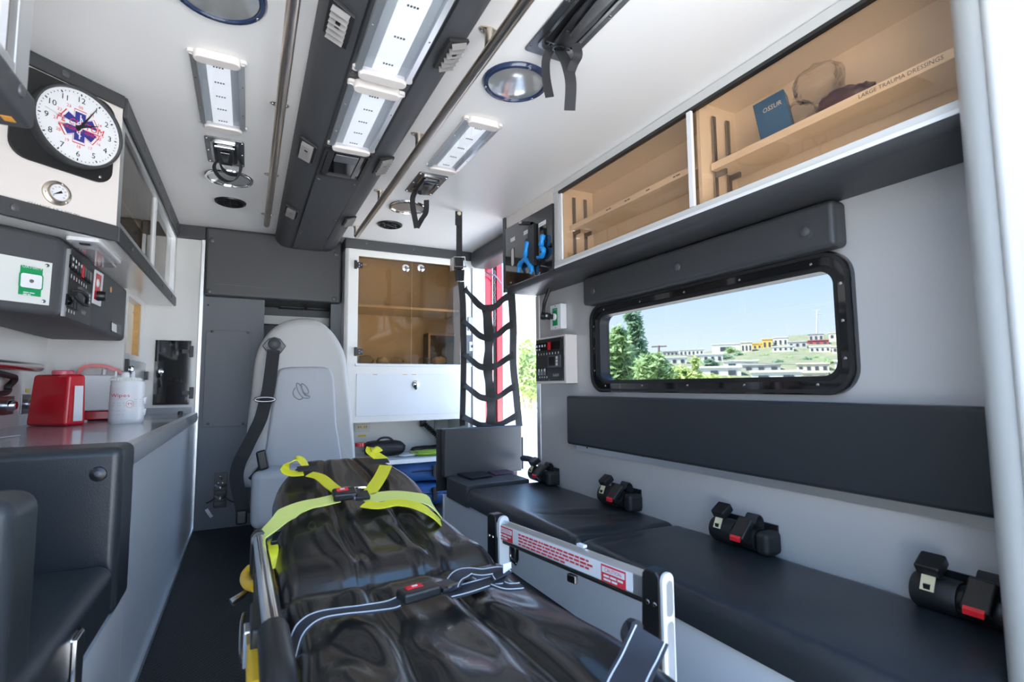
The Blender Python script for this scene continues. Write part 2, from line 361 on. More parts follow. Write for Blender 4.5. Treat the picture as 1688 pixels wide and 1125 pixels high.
# ================================================================== ceiling fittings
# overhead console
zb = 1.795
cs = thing('ceiling_console', 'long charcoal console running along the middle of the ceiling', 'console', (.33, 2.2, zb))
x0, x1 = .135, .525
prof = [(x0, ZC), (x0, 1.855), (x0+.012, 1.826), (x0+.036, 1.804), (x0+.07, zb), (x1-.07, zb), (x1-.036, 1.804), (x1-.012, 1.826), (x1, 1.855), (x1, ZC)]
MB().prism([(x, .45, z) for x, z in prof], (0, 3.25, 0)).build('body', 'console', cs, smooth=2)
sl0 = at(512, 310, Z=zb).x+.004; sl1 = at(578, 310, Z=zb).x
sl0, sl1 = .235, .425
for x in (sl0, sl1): bx('seam', (x-.003, x+.003), (.45, 3.69), (zb-.0012, zb+.004), 'black', cs)
yb0 = at(560, 292, Z=zb).y; yb1 = at(560, 244, Z=zb).y
cp = bx('cover_panel', (sl0+.005, sl1-.005), (yb0, 3.685), (zb-.006, zb), 'console', cs, bev=.0015)
for y in (yb0+.05, 2.95, 3.3, 3.62):
    for x in (sl0+.018, sl1-.018): screw((x, y, zb-.006), -Z_, .008, 'button', cs)
# radio bay: a flat dark plate painted as its shaded recess
by0, by1 = yb1+.012, yb0-.006
bay = bx('bay_shade_plate', (sl0+.006, sl1-.006), (by0, by1), (zb-.002, zb+.002), 'black_gloss', cs)
ringplate('bay_frame', rrect(((sl0+sl1)/2, (by0+by1)/2, zb-.010), X_, Y_, sl1-sl0-.01, by1-by0, .006, 2), rrect(((sl0+sl1)/2, (by0+by1)/2, zb-.010), X_, Y_, sl1-sl0-.03, by1-by0-.03, .004, 2), (0, 0, .009), 'black', bay)
bx('radio_body', (sl0+.05, sl1-.05), (by0+.03, by0+.10), (zb-.012, zb), 'darksteel', bay, bev=.002)
bx('bracket', (sl0+.02, sl0+.045), (by0+.02, by1-.03), (zb-.008, zb), 'black', bay)
bx('bracket', (sl1-.045, sl1-.03), (by0+.02, by1-.02), (zb-.009, zb), 'darksteel', bay)
mat('slat_grey', (.16, .15, .145), .45)
# louvred vents on the flanks
def vent(px, py, side, ln):
    sx_ = -1 if side < 0 else 1
    xv = x0+.048 if side < 0 else x1-.048
    yv = at(px, py, Z=zb+.01).y
    c = V((xv, yv, zb+.004)); u = V((sx_*.86, 0, .36)).normalized() if False else V((1, 0, sx_*.42)).normalized(); n = V((sx_*.42, 0, -1)).normalized()
    f = MB().prism([c+u*a*.034+Y_*b*ln/2+n*.002 for a, b in ((-1, -1.0), (1, -.8), (1, 1.0), (-1, .8))], n*.010).build('vent', 'rubber', cs, bev=.002)
    for k in range(6):
        y = -ln*.36+ln*.72*k/5
        MB().obox(c+u*-.023+Y_*(y-.006)+n*.012, u*.046, Y_*.008+n*.011, n*.002).build('slat', 'slat_grey', f)
    MB().obox(c+u*-.006+Y_*(-ln*.12)+n*.013, u*.012, Y_*.02, n*.008).build('thumb_wheel', 'black', f)
for px, py, s, l in ((560, 32, -1, .15), (507, 243, -1, .17), (481, 346, -1, .14), (735, 80, 1, .15), (622, 266, 1, .17), (568, 360, 1, .14)): vent(px, py, s, l)
# LED light fixtures
def led(name, xc, ya, yb, w, z, label, dots=5):
    t = thing(name, label, 'light', (xc, (ya+yb)/2, z-.022))
    bx('housing', (xc-w/2, xc+w/2), (ya, yb), (z-.006, z), 'frame_grey', t)
    for s in (-1, 1):
        MB().prism([(xc+s*w/2, ya, z-.005), (xc+s*w/2, ya, z-.012), (xc+s*(w/2-.018), ya, z-.018), (xc+s*(w/2-.020), ya, z-.005)], (0, yb-ya, 0)).build('side_rail', 'alu', t)
    for y, d in ((ya, -1), (yb, 1)):
        MB().prism(rrect((xc, y+d*.004, z-.0), X_, Y_, w*.86, .042, .02, 4), (0, 0, -.026)).build('end_cap', 'cream', t, bev=.004, seg=2)
        MB().prism(rrect((xc, y, z-.0), X_, Y_, w+.012, .022, .009, 3), (0, 0, -.010)).build('end_cap', 'cream', t)
    st = bx('light_strip', (xc-w*.22, xc+w*.22), (ya+.02, yb-.02), (z-.010, z-.006), 'diffuser', t)
    for k in range(dots):
        y = ya+(yb-ya)*(k+.5)/dots
        for dx in (-.012, -.004, .004, .012): bx('diode', (xc+dx-.0025, xc+dx+.0025), (y-.003, y+.003), (z-.0115, z-.010), 'led', st)
    MB().prism([(xc-w/2+.018, ya+.015, z-.0175), (xc+w/2-.018, ya+.015, z-.0175), (xc+w/2-.018, yb-.015, z-.0175), (xc-w/2+.018, yb-.015, z-.0175)], (0, 0, -.002)).build('lens', 'lens', t)
    for s in (-1, 1):
        for f in (.28, .72): screw((xc+s*(w/2-.008), ya+(yb-ya)*f, z-.014), -Z_, .004, 'chrome', t)
    return t
yl0, yl1 = at(360, 93, Z=ZC).y, at(370, 205, Z=ZC).y
led('ceiling_light', -.113, yl0, yl1, .150, ZC, 'white LED ceiling light in a grey frame, left of the left handrail')
led('ceiling_light', .777, yl0, yl1, .150, ZC, 'white LED ceiling light mirroring reflections, right of the right handrail')
za = zb-.001
led('console_light', .33, at(617, 142, Z=za).y, at(580, 240, Z=za).y, .165, za, 'LED light set in the ceiling console next to the open radio bay')
led('console_light', .33, .72, at(625, 118, Z=za).y, .165, za, 'longer LED light in the ceiling console, farther from the radio bay', 6)
for px, py in ((584, 113), (582, 121), (665, 137), (658, 142)):
    screw(at(px, py, Z=zb), -Z_, .011, 'button', cs)
# handrails
def rail(xr, ys, label, side):
    t = thing('ceiling_handrail', label, 'handrail', (xr, 2.0, 1.80), 'ceiling handrails')
    zr = 1.815
    MB().tube([(xr, .5, zr), (xr, 3.0, zr), (xr, 3.29, zr), (xr, 3.30, zr)], [.0165, .0165, .0165, .012], 14).build('tube', 'rail', t, smooth=2)
    for y in ys:
        p = lathe('bracket', [(.013, 0), (.0125, .045), (.017, .062), (.017, .065)], (xr, y, zr), Z_, 'rail', t, 14)
        f = MB().prism([V((xr, y, ZC-.004))+V((.032*cos(a), .016*sin(a), 0)) for a in [2*pi*i/18 for i in range(18)]], (0, 0, .004)).build('flange', 'rail', p, smooth=2)
        for s in (-1, 1): screw((xr+s*.023, y, ZC-.004), -Z_, .005, 'chrome', p)
rail(.072, [at(463, 172, Z=ZC).y, at(450, 288, Z=ZC).y, at(441, 353, Z=ZC).y], 'brushed steel ceiling handrail on the clock side', -1)
rail(.585, [at(800, 48, Z=ZC).y, at(683, 220, Z=ZC).y, at(621, 314, Z=ZC).y, at(592, 374, Z=ZC).y], 'brushed steel ceiling handrail on the bench side', 1)
# round dome lights and speakers
def dome(px, py, r, ring, label):
    c = at(px, py, Z=ZC)
    t = thing('dome_light', label, 'light', (c.x, c.y, ZC-.014))
    lathe('bezel', [(r, 0), (r*.995, .006), (r*.95, .012), (r*.86, .013), (r*.84, .006), (r*.84, 0)], c, -Z_, ring, t, 40)
    lathe('lens', [(r*.84, .002), (r*.83, .007), (r*.6, .011), (r*.3, .013), (.002, .0135)], c, -Z_, 'mirror', t, 40)
    for k in range(3):
        a = k*2*pi/3+.5; screw(c+V((r*.91*cos(a), r*.91*sin(a), -.0125)), -Z_, .005, 'chrome', t)
dome(360, -14, .115, 'navy_reflect_ring', 'round dome light with dark blue reflection painted on its rim, beside the clock-side handrail')
dome(850, 135, .112, 'navy_reflect_ring', 'round dome light with dark blue reflection painted on its rim, bench side')
dome(378, 293, .108, 'chrome', 'round chrome-rimmed dome light under the looped hook strap, clock side')
dome(672, 341, .108, 'chrome', 'round chrome-rimmed dome light beside the hook strap, over the glass-door cabinet')
def speaker(px, py, label):
    c = at(px, py, Z=ZC); r = .078
    t = thing('ceiling_speaker', label, 'speaker', (c.x, c.y, ZC-.012))
    lathe('rim', [(r, 0), (r*.97, .008), (r*.86, .012), (r*.80, .008), (r*.80, 0)], c, -Z_, 'black', t, 32)
    lathe('cone', [(r*.8, .001), (r*.5, .003), (r*.2, .007), (.002, .008)], c, -Z_, 'rubber', t, 24)
    for k in range(6):
        a = k*pi/6; d = V((cos(a), sin(a), 0)); MB().tube([c-d*r*.82-Z_*.009, c+d*r*.82-Z_*.009], .0022, 5).build('grille_bar', 'black', t)
    MB().tube([c+V((r*.45*cos(a), r*.45*sin(a), -.0095)) for a in [2*pi*i/24 for i in range(24)]], .0025, 5, True).build('grille_ring', 'black', t)
speaker(380, 333, 'round black ceiling vent by the clock-side handrail')
speaker(643, 370, 'round black ceiling vent by the bench-side handrail')
# fold-down IV hooks in steel plates
def ivhook(xc, yc, w, l, label, straps):
    t = thing('iv_hook', label, 'hook', (xc, yc, ZC-.02))
    MB().prism(rrect((xc, yc, ZC), X_, Y_, w, l, .01, 3), (0, 0, -.006)).build('plate', 'darksteel', t, bev=.002)
    ringplate('recess_rim', rrect((xc, yc, ZC-.006), X_, Y_, w*.72, l*.84, .018), rrect((xc, yc, ZC-.006), X_, Y_, w*.6, l*.74, .014), (0, 0, -.005), 'steel', t)
    MB().prism(rrect((xc, yc, ZC-.006), X_, Y_, w*.6, l*.74, .014), (0, 0, -.001)).build('recess', 'black', t)
    MB().prism([(xc-w*.2, yc-l*.34, ZC-.008), (xc+w*.2, yc-l*.34, ZC-.008), (xc+w*.22, yc+l*.05, ZC-.016), (xc+w*.17, yc+l*.34, ZC-.02), (xc-w*.17, yc+l*.34, ZC-.02), (xc-w*.22, yc+l*.05, ZC-.016)], (0, 0, -.006)).build('hook_arm', 'darksteel', t, bev=.002)
    lathe('hinge_pin', [(.008, 0), (.008, w*.5)], (xc-w*.25, yc-l*.3, ZC-.018), X_, 'chrome', t, 10)
    MB().prism([(xc-w*.12, yc-l*.16, ZC-.024), (xc+w*.12, yc-l*.16, ZC-.024), (xc+w*.06, yc+l*.2, ZC-.027), (xc-w*.06, yc+l*.2, ZC-.027)], (0, 0, -.003)).build('hook_tongue', 'steel', t, bev=.001)
    for sx_ in (-1, 1):
        for f in (-.44, 0, .44): screw((xc+sx_*w*.44, yc+l*f, ZC-.006), -Z_, .0055, 'chrome', t)
    for pts, wd, sw in straps: MB().ribbon(cr(pts), wd, sw, .003).build('strap', 'webbing', t, smooth=2)
    return t
h1y = 2.47
ivhook(-.115, at(373, 250, Z=ZC).y, .145, .27, 'steel IV hook plate with a looped black strap, clock side', [
    ([at(360, 262, Y=2.55), at(353, 275, Y=2.56), at(360, 290, Y=2.57), at(374, 299, Y=2.58), at(388, 296, Y=2.58), at(396, 282, Y=2.57), at(397, 268, Y=2.56)], Y_*.7+Z_*.5+X_*.3, .030),
    ([at(361, 262, Y=2.57), at(366, 277, Y=2.585), at(378, 287, Y=2.59), at(392, 289, Y=2.59)], Y_*.6+Z_*.7, .026)])
h2 = at(703, 303, Z=ZC)
ivhook(.769, h2.y, .145, .27, 'steel IV hook plate with a hanging V of black strap, beside the cargo net', [
    ([at(695, 318, Y=2.5), at(684, 318, Y=2.51), at(680, 335, Y=2.51), at(687, 376, Y=2.51)], X_*.8-Y_*.6, .028),
    ([at(687, 376, Y=2.51), at(695, 362, Y=2.515), at(702, 350, Y=2.52), at(703, 330, Y=2.52)], X_*.8-Y_*.6, .028)])
tt = ivhook(.790, 1.07, .155, .46, 'large steel IV hook plate with two dangling strap ends', [
    ([at(940, 52, X=.78), at(915, 72, X=.78), at(901, 95, X=.775), at(900, 125, X=.775), at(906, 160, X=.775)], X_*.85-Y_*.5, .026),
    ([at(918, 78, X=.80), at(930, 95, X=.80), at(937, 115, X=.80), at(941, 140, X=.80), at(939, 182, X=.80)], X_*.85-Y_*.5, .032),
    ([at(948, 72, X=.81), at(953, 90, X=.81), at(946, 105, X=.81), at(941, 118, X=.805)], X_*.85-Y_*.5, .026)])
text('lettering', 'TCP!', (.788, 1.225, ZC-.0265), X_, -Y_, .05, 'steel', tt)
# cargo net
NY = 2.765
def nx(px, py, d=0): return at(px, py, Y=NY+.36*max(0, min(1, (py-480)/225))+d)
net = thing('cargo_net', 'black webbing cargo net hanging beside the open side door', 'net', (1.25, NY, .62))
MB().ribbon([nx(757, 349), nx(757, 375), nx(757, 405), nx(757, 432)], X_, .036, .003).build('strap', 'webbing', net)
MB().ribbon([nx(755, 349, -.012), nx(755, 372, -.012)], X_, .034, .003).build('strap_loop', 'webbing', net)
screw(nx(757, 352, -.02), -Y_, .012, 'beige', net, name='anchor')
bk = MB().prism(rrect(nx(757, 435, -.015), X_, Z_, .052, .062, .01), (0, .025, 0)).build('buckle', 'black', net, bev=.003)
MB().tube([nx(748, 424, -.02), nx(766, 424, -.02), nx(768, 440, -.02), nx(750, 440, -.02)], .004, 6, True).build('buckle_bar', 'steel', bk)
obx('buckle_lever', nx(745, 446, -.025), X_*.012, Y_*.03, Z_*.075, 'steel', bk)
MB().prism([nx(751, 445), nx(766, 445), nx(765, 463), nx(754, 463)], (0, .028, 0)).build('tongue', 'black', bk, bev=.002)
MB().ribbon(cr([nx(760, 465), nx(763, 500), nx(764, 560), nx(764, 620), nx(762, 702)]), X_, .037, .003).build('strap', 'webbing', net, smooth=2)
MB().ribbon(cr([nx(802, 510), nx(806, 560), nx(804, 610), nx(809, 655), nx(808, 704)]), [X_+Y_*(.3*sin(i)) for i in range(25)], .060, .003).build('strap', 'webbing', net, smooth=2)
MB().ribbon(cr([nx(843, 484), nx(846, 540), nx(846, 600), nx(851, 650), nx(856, 704)]), X_, .048, .003).build('strap', 'webbing', net, smooth=2)
for row in (((766, 476), (778, 490), (790, 503), (803, 509), (817, 505), (829, 494), (841, 488)), ((763, 528), (776, 540), (790, 553), (803, 557), (820, 552), (833, 541), (846, 534)),
            ((763, 582), (777, 594), (790, 604), (805, 606), (820, 602), (835, 592), (847, 586)), ((764, 634), (778, 645), (792, 655), (808, 657), (824, 653), (838, 643), (850, 637)), ((762, 686), (776, 694), (792, 701), (808, 702), (826, 699), (840, 692), (855, 684))):
    P = cr([nx(a, b_, -.006) for a, b_ in row], 4); n = len(P)
    MB().ribbon(P, [Z_*cos(.0)+Y_*.5*sin(i*.7) for i in range(n)], [.050-.014*sin(pi*abs(2*i/(n-1)-1)) for i in range(n)], .003).build('cross_strap', 'webbing', net, smooth=2)
# ================================================================== left side
ZU = 1.367                                     # underside of the upper cabinets
XF = -.416
DA = V((.745, .667, 0)); NA = V((.667, -.745, 0))   # angled panel: direction and outward normal
CP = V((XF, 2.15, ZU))                          # its corner
def ac(px, py, off=0): return atp(px, py, CP+NA*off, NA)
tz = (ac(57, 113)).z
bz = ac(90, 352).z
BL = CP-DA*.62
# the corner cabinet with the clock panel and sliding doors
uc = thing('wall_cabinet', 'white wall cabinet with angled clock panel and two smoked sliding doors', 'cabinet', (-.6, 2.9, ZU))
MB().prism([V((XF, 2.15, ZU)), V((XF, YF, ZU)), V((-.85, YF, ZU)), V((-.85, 1.762, ZU))], (0, 0, .016)).build('bottom_panel', 'white', uc)
MB().obox(V((BL.x, BL.y, ZU)), DA*.62, -NA*.018, Z_*(ZC-ZU-.002)).build('clock_panel', 'cream', uc)
def strip(name, p, d, n, ln, z0, z1, th, m, par, k, r=.012):
    o = MB().obox(V((p.x, p.y, z0)), d*ln, n*th, Z_*(z1-z0)).build(name, m, par, bev=.004)
    for i in k: screw(V((p.x, p.y, (z0+z1)/2))+d*i+n*th, n, r, 'button', par)
strip('top_trim', BL, DA, NA, .62, tz, ZC-.001, .012, 'vinyl', uc, (.44,))
strip('bottom_trim', BL, DA, NA, .62, ZU-.004, ZU+.05, .012, 'vinyl', uc, (.34,), .012)
strip('top_trim', V((XF, 2.15, 0)), Y_, X_, YF-2.15, ZC-.075, ZC-.001, .012, 'vinyl', uc, (.35, .75, 1.15, 1.45), .010)
strip('bottom_trim', V((XF, 2.15, 0)), Y_, X_, YF-2.15-.02, ZU-.004, ZU+.05, .012, 'vinyl', uc, (.22, .62, 1.0, 1.35), .010)
zz0, zz1 = ZU+.05, ZC-.075
fr = MB().box((XF-.03, XF), (2.15, 2.205), (zz0, zz1)).box((XF-.03, XF), (3.68, YF-.01), (zz0, zz1)).box((XF-.03, XF), (2.205, 3.68), (zz0, zz0+.03)).box((XF-.03, XF), (2.205, 3.68), (zz1-.025, zz1))
fr.build('face_frame', 'alu', uc, bev=.002)
for k, (ya, yb, xo) in enumerate(((2.205, 2.985, -.012), (2.93, 3.68, -.024))):
    d = bx('sliding_door', (XF+xo-.004, XF+xo), (ya, yb), (zz0+.028, zz1-.022), 'smoked_dark', uc)
    yy = yb-.05 if k == 0 else ya
    bx('door_edge', (XF+xo-.006, XF+xo+.008), (yy, yy+.045) if k == 0 else (yy+.05, yy+.085), (zz0+.028, zz1-.022), 'plastic_white', d)
bx('shelf', (-.84, XF-.05), (2.25, 3.7), (1.60, 1.615), 'tan_liner_and_cast', uc)
# near cabinet
nc = thing('end_cabinet', 'wall cabinet with aluminium edge and sliding window near the rear doors', 'cabinet', (-.62, .85, ZU))
XA, YA = -.39, 1.255
bx('body', (-.85, XA-.03), (.45, YA-.012), (ZU, ZC-.001), 'white', nc)
bx('bottom_trim', (-.85, XA+.014), (.45, YA+.004), (ZU-.012, ZU+.052), 'vinyl', nc, bev=.012, seg=3)
screw((XA+.014, YA-.075, ZU+.028), X_, .012, 'button', nc)
fr = MB().box((XA-.03, XA), (YA-.06, YA), (ZU+.05, ZC-.002)).box((XA-.03, XA), (.45, YA-.06), (ZU+.05, ZU+.085)).box((XA-.03, XA), (.45, .5), (ZU+.085, ZC-.002)).box((XA-.03, XA), (.5, YA-.06), (ZC-.06, ZC-.002))
fr.build('face_frame', 'alu', nc, bev=.004)
bx('sliding_door', (XA-.02, XA-.014), (.5, YA-.06), (ZU+.085, ZC-.06), 'smoked_dark', nc)
bx('door_edge', (XA-.015, XA-.004), (YA-.125, YA-.095), (ZU+.085, ZC-.06), 'plastic_white', nc)
bx('sticker', (XA-.02, XA-.004), (YA-.05, YA-.028), (ZU-.0128, ZU-.0121), 'orange', nc)
# clock
cc = ac(121, 213); rr = (ac(188, 222)-ac(54, 197)).length/2*1.03
UA, VA = DA, Z_
q = [ac(10, 232), ac(10, 150)]
ck = thing('wall_clock', 'round white wall clock with blue medical star on a black plate', 'clock', (cc.x, cc.y, cc.z-rr))
ptop = tz-.004; pbot = ac(165, 303).z; pr = (ac(186, 240)-cc).dot(DA)
hw = pr
hl = min(.235, (cc-ac(10, 240)).dot(DA))
MB().prism(rrect(V((cc.x, cc.y, (ptop+pbot)/2))+NA*.0005+DA*(hw-hl)/2, DA, Z_, hw+hl, ptop-pbot, .05, 6), NA*.008).build('back_plate', 'black', ck, bev=.002)
lathe('case', [(rr*1.07, .008), (rr*1.07, .035), (rr*1.04, .042), (rr*1.0, .042), (rr*.99, .03)], cc, NA, 'vinyl', ck, 48)
lathe('dial', [(rr*.99, .008), (rr*.99, .0305), (.001, .0306)], cc, NA, 'plastic_white', ck, 48)
dz = NA*.0312; F0 = cc+dz
def dp(r, a): return F0+(DA*sin(a)+Z_*cos(a))*r*rr
for i in range(60):
    a = 2*pi*i/60; l = .06 if i % 5 == 0 else .03; w_ = .0035 if i % 5 == 0 else .0018
    d = DA*sin(a)+Z_*cos(a); t_ = DA*cos(a)-Z_*sin(a)
    MB().obox(F0+d*(.92-l)*rr-t_*w_/2, d*l*rr, t_*w_, NA*.0004).build('tick', 'black', ck)
for h in range(1, 13):
    text('numeral', str(h), dp(.74, 2*pi*h/12), DA, Z_, rr*.21, 'black', ck)
    text('numeral', str(h+12) if h < 12 else '00', dp(.54, 2*pi*h/12), DA, Z_, rr*.11, 'red_print', ck)
F1 = F0+NA*.0004
def star(sc, m, off, nm):
    mb = MB()
    for k in range(3):
        a = k*pi/3; d = DA*sin(a)+Z_*cos(a); t_ = DA*cos(a)-Z_*sin(a); o = F0+NA*(off+.0001*k)
        L_, W_ = rr*.40*sc, rr*.125*sc
        mb.obox(o-d*L_-t_*W_, d*2*L_, t_*2*W_, NA*.0004)
    mb.build(nm, m, ck)
star(1.16, 'red_print', .0004, 'emblem_outline'); star(1.10, 'plastic_white', .0010, 'emblem_border'); star(.98, 'star_blue', .0018, 'emblem_star')
F2 = F0+NA*.0027
MB().tube([F2-Z_*rr*.33, F2+Z_*rr*.33], rr*.016, 5).build('emblem_staff', 'plastic_white', ck)
MB().tube(cr([F2+DA*rr*.06*sin(t*2.2)*(1 if t else 0)+Z_*rr*(.26-.085*t) for t in range(7)]), rr*.014, 5).build('emblem_snake', 'plastic_white', ck, smooth=True)
MB().obox(F0+NA*.0032+DA*-rr*.36+Z_*rr*-.03, DA*rr*.72, Z_*rr*.10, NA*.0003).build('emblem_band', 'plastic_white', ck)
text('lettering', 'PL CUSTOM', F0+NA*.0036+Z_*rr*.06, DA, Z_, rr*.25, 'red_print', ck, fit=rr*1.12, shear=.3)
text('lettering', 'EMERGENCY VEHICLES', F0+NA*.0036-Z_*rr*.12, DA, Z_, rr*.12, 'red_print', ck, fit=rr*1.02, shear=.3)
MB().obox(F0+NA*.0036+DA*rr*.1-Z_*rr*.055, DA*rr*.38, Z_*rr*.025, NA*.0003).build('emblem_band', 'red_print', ck)
for a, L_, w_, tl in ((radians(28), .72, .022, .14), (radians(64), .46, .03, .12)):
    d = DA*sin(a)+Z_*cos(a); t_ = DA*cos(a)-Z_*sin(a); o = F0+NA*.006
    MB().prism([o-d*tl*rr-t_*w_*rr*1.6, o-d*tl*rr+t_*w_*rr*1.6, o+d*L_*rr+t_*.006*rr, o+d*L_*rr-t_*.006*rr], NA*.0015).build('hand', 'black', ck)
lathe('hand_hub', [(rr*.05, 0), (rr*.05, .004), (.001, .005)], F0+NA*.005, NA, 'black', ck, 16)
MB().obox(F0+NA*.005-DA*rr*.8+Z_*rr*.16, DA*rr*.8-Z_*rr*.16, Z_*.0015, NA*.001).build('hand', 'frame_grey', ck)
for px, py in ((178, 190), (165, 292)): screw(ac(px, py, .009), NA, .005, 'steel', ck)
# pressure gauge
gc = ac(93, 319); gr = (ac(117, 323)-ac(69, 316)).length/2
ga = thing('pressure_gauge', 'small round steel pressure gauge below the clock', 'gauge', (gc.x, gc.y, gc.z-gr))
lathe('flange', [(gr, 0), (gr*.98, .006), (gr*.75, .010), (gr*.70, .018), (gr*.66, .018), (gr*.64, .010)], gc, NA, 'rail', ga, 32)
lathe('dial', [(gr*.66, .004), (gr*.66, .012), (.001, .0121)], gc, NA, 'plastic_white', ga, 32)
for k in range(9):
    a = -2.3+4.6*k/8; text('numeral', str(k*5), gc+NA*.0125+(DA*sin(a)+Z_*cos(a))*gr*.47, DA, Z_, gr*.16, 'black', ga)
d = (-DA*.8-Z_*.5).normalized(); t_ = NA.cross(d)
MB().prism([gc+NA*.014-d*gr*.22-t_*.004, gc+NA*.014-d*gr*.22+t_*.004, gc+NA*.014+d*gr*.5], NA*.001).build('needle', 'black', ga)
for a in (.35, 2.3, 4.5): screw(gc+(DA*sin(a)+Z_*cos(a))*gr*.87+NA*.008, NA, .004, 'chrome', ga)
lc = ac(89, 346, .0)
lb = tag(MB().obox(lc-DA*.075-Z_*.010+NA*.0004, DA*.15, Z_*.020, NA*.0008).build('paper_label', 'cream', None), 'narrow paper label under the steel pressure gauge', 'label')
text('lettering', 'CHANGE AT 1,200 PSI', lc+NA*.0014, DA, Z_, .013, 'bulk', lb, fit=.135)
# grey instrument console under the cabinets
XK = XN
CK = V((XK, 2.16, 0)); ZK0, ZK1 = 1.10, ZU-.002
ic = thing('instrument_console', 'charcoal instrument console with switches and oxygen outlets under the clock', 'console', (-.7, 2.6, ZK0))
MB().prism([V((XK, 2.16, ZK0)), V((XK, 3.178, ZK0)), V((-.849, 3.178, ZK0)), V((-.849, 2.16-.294*.667/.745, ZK0))], (0, 0, ZK1-ZK0)).build('body', 'console', ic, bev=.02, seg=4)
def kc(px, py, off=.0): return at(px, py, X=XK+off)
def ko(px, py, off=.0): return atp(px, py, CK+NA*off, NA)
def quad(name, pts, n, th, m, par, bev=0): return MB().prism(pts, n*th).build(name, m, par, bev=bev)
sp = quad('switch_panel', [kc(112, 411), kc(149, 446), kc(145, 537), kc(101, 521)], X_, .006, 'black', ic)
quad('panel_edge', [kc(110.5, 410), kc(112.5, 411), kc(102.5, 522), kc(99.5, 521)], X_, .008, 'alu', ic)
def switches(par, f, n, rows):
    for (u0, v0, du, nn, w_, h_, mats, nm, th) in rows:
        for i in range(nn):
            u = u0+du*i; m_ = mats[i] if isinstance(mats, list) else mats
            quad(nm, [f(u, v0), f(u+w_, v0), f(u+w_, v0+h_), f(u, v0+h_)], n, th, m_, par)
A_, B_, C_, D_ = kc(112.5, 411, .006), kc(149, 446, .006), kc(145, 537, .006), kc(101.5, 521, .006)
def fl(u, v): return (A_*(1-u)+B_*u)*(1-v)+(D_*(1-u)+C_*u)*v
SWROWS = [(.05, .06, .115, 8, .095, .20, ['black_gloss', 'black_gloss', 'black_gloss', 'black_gloss', 'red_lens', 'black_gloss', 'black_gloss', 'black_gloss'], 'rocker_switch', .008)]
switches(sp, fl, X_, SWROWS)
switches(sp, lambda u, v: fl(u, v)+X_*.0082, X_, [(.10, .085, .115, 4, .04, .045, 'plastic_white', 'legend', .0004), (.10, .175, .115, 2, .04, .04, 'plastic_white', 'legend', .0004)])
switches(sp, fl, X_, [(.09, .315, .105, 8, .022, .06, 'plate', 'legend', .0006), (.10, .86, .1, 4, .03, .05, 'plate', 'legend', .0006), (.05, .66, .115, 4, .095, .17, 'black_gloss', 'rocker_switch', .008)])
dsp = quad('display', [fl(.5, .44), fl(.9, .44), fl(.9, .68), fl(.5, .68)], X_, .012, 'button', sp)
quad('screen', [fl(.56, .47)+X_*.012, fl(.78, .47)+X_*.012, fl(.78, .65)+X_*.012, fl(.56, .65)+X_*.012], X_, .0006, 'screen', dsp)
for i in range(3): quad('key', [fl(.81, .48+.06*i)+X_*.012, fl(.86, .48+.06*i)+X_*.012, fl(.86, .52+.06*i)+X_*.012, fl(.81, .52+.06*i)+X_*.012], X_, .0008, 'plate', dsp)
text('lettering', 'PL CUSTOM', fl(.77, .80)+X_*.0005, Y_, Z_, .012, 'plate', sp, fit=.055)
text('lettering', 'EMERGENCY', fl(.77, .83)+X_*.0005, Y_, Z_, .009, 'plate', sp, fit=.055)
MB().tube(cr([fl(.1, .60)+X_*.012, fl(.2, .58)+X_*.03, fl(.38, .62)+X_*.035, fl(.45, .70)+X_*.03, fl(.35, .76)+X_*.035, fl(.18, .74)+X_*.03, fl(.12, .66)+X_*.02]), .006, 6).build('coiled_lead', 'rubber', sp, smooth=True)
# warning light with knob
wl_ = quad('warning_plate', [kc(155, 444), kc(168.5, 452), kc(163.5, 506), kc(150, 500)], X_, .006, 'plastic_white', ic, bev=.003)
quad('red_panel', [kc(158.5, 450, .006), kc(167, 455, .006), kc(163, 497, .006), kc(154.5, 493, .006)], X_, .001, 'red', wl_)
p = kc(161, 467, .007); MB().lathe([(.018, 0), (.014, .004), (.001, .006)], p, X_, 20).build('lens', 'plate', wl_, smooth=2)
p = kc(160.5, 488, .007); lathe('knob', [(.020, 0), (.020, .022), (.016, .028), (.001, .0285)], p, X_, 'black', wl_, 18)
p = kc(182.5, 478); lathe('grommet', [(.014, 0), (.013, .002), (.001, .0022)], p, X_, 'wood', ic, 18)
quad('outlet_cutout', [kc(183, 530), kc(200, 537), kc(199, 553), kc(183, 547)], X_, .003, 'black', ic)
quad('outlet_insert', [kc(184, 532, .003), kc(192, 536, .003), kc(192, 549, .003), kc(184, 545, .003)], X_, .001, 'plate', ic)
# oxygen plate
opn = quad('outlet_plate', [ko(85, 434.5), ko(79, 504), ko(79, 504)-DA*.42, ko(85, 434.5)-DA*.43], NA, .005, 'plate', ic)
oc_ = [ko(34, 437, .005), ko(70, 444, .005), ko(66, 490, .005), ko(29.5, 485, .005)]
for k, sh in enumerate((0, -.155)):
    g = quad('oxygen_outlet', [p+DA*sh for p in oc_], NA, .003, 'green', opn)
    ctr = (oc_[0]+oc_[1]+oc_[2]+oc_[3])/4+DA*sh+NA*.003
    MB().prism(rrect(ctr, DA, Z_, .062, .052, .008, 3), NA*.002).build('socket_rim', 'green', g, bev=.001)
    MB().prism(rrect(ctr+NA*.002, DA, Z_, .054, .044, .006, 3), NA*.001).build('socket', 'plastic_white', g)
    lathe('port', [(.006, 0), (.005, .003), (.001, .0031)], ctr+NA*.003, NA, 'darksteel', g, 12)
    text('lettering', 'OXYGEN', ctr+Z_*.044, DA, Z_, .014, 'plastic_white', g, fit=.05)
    printlines('print', ctr-Z_*.040, DA, Z_, .035, 2, .006, .003, 'plastic_white', g)
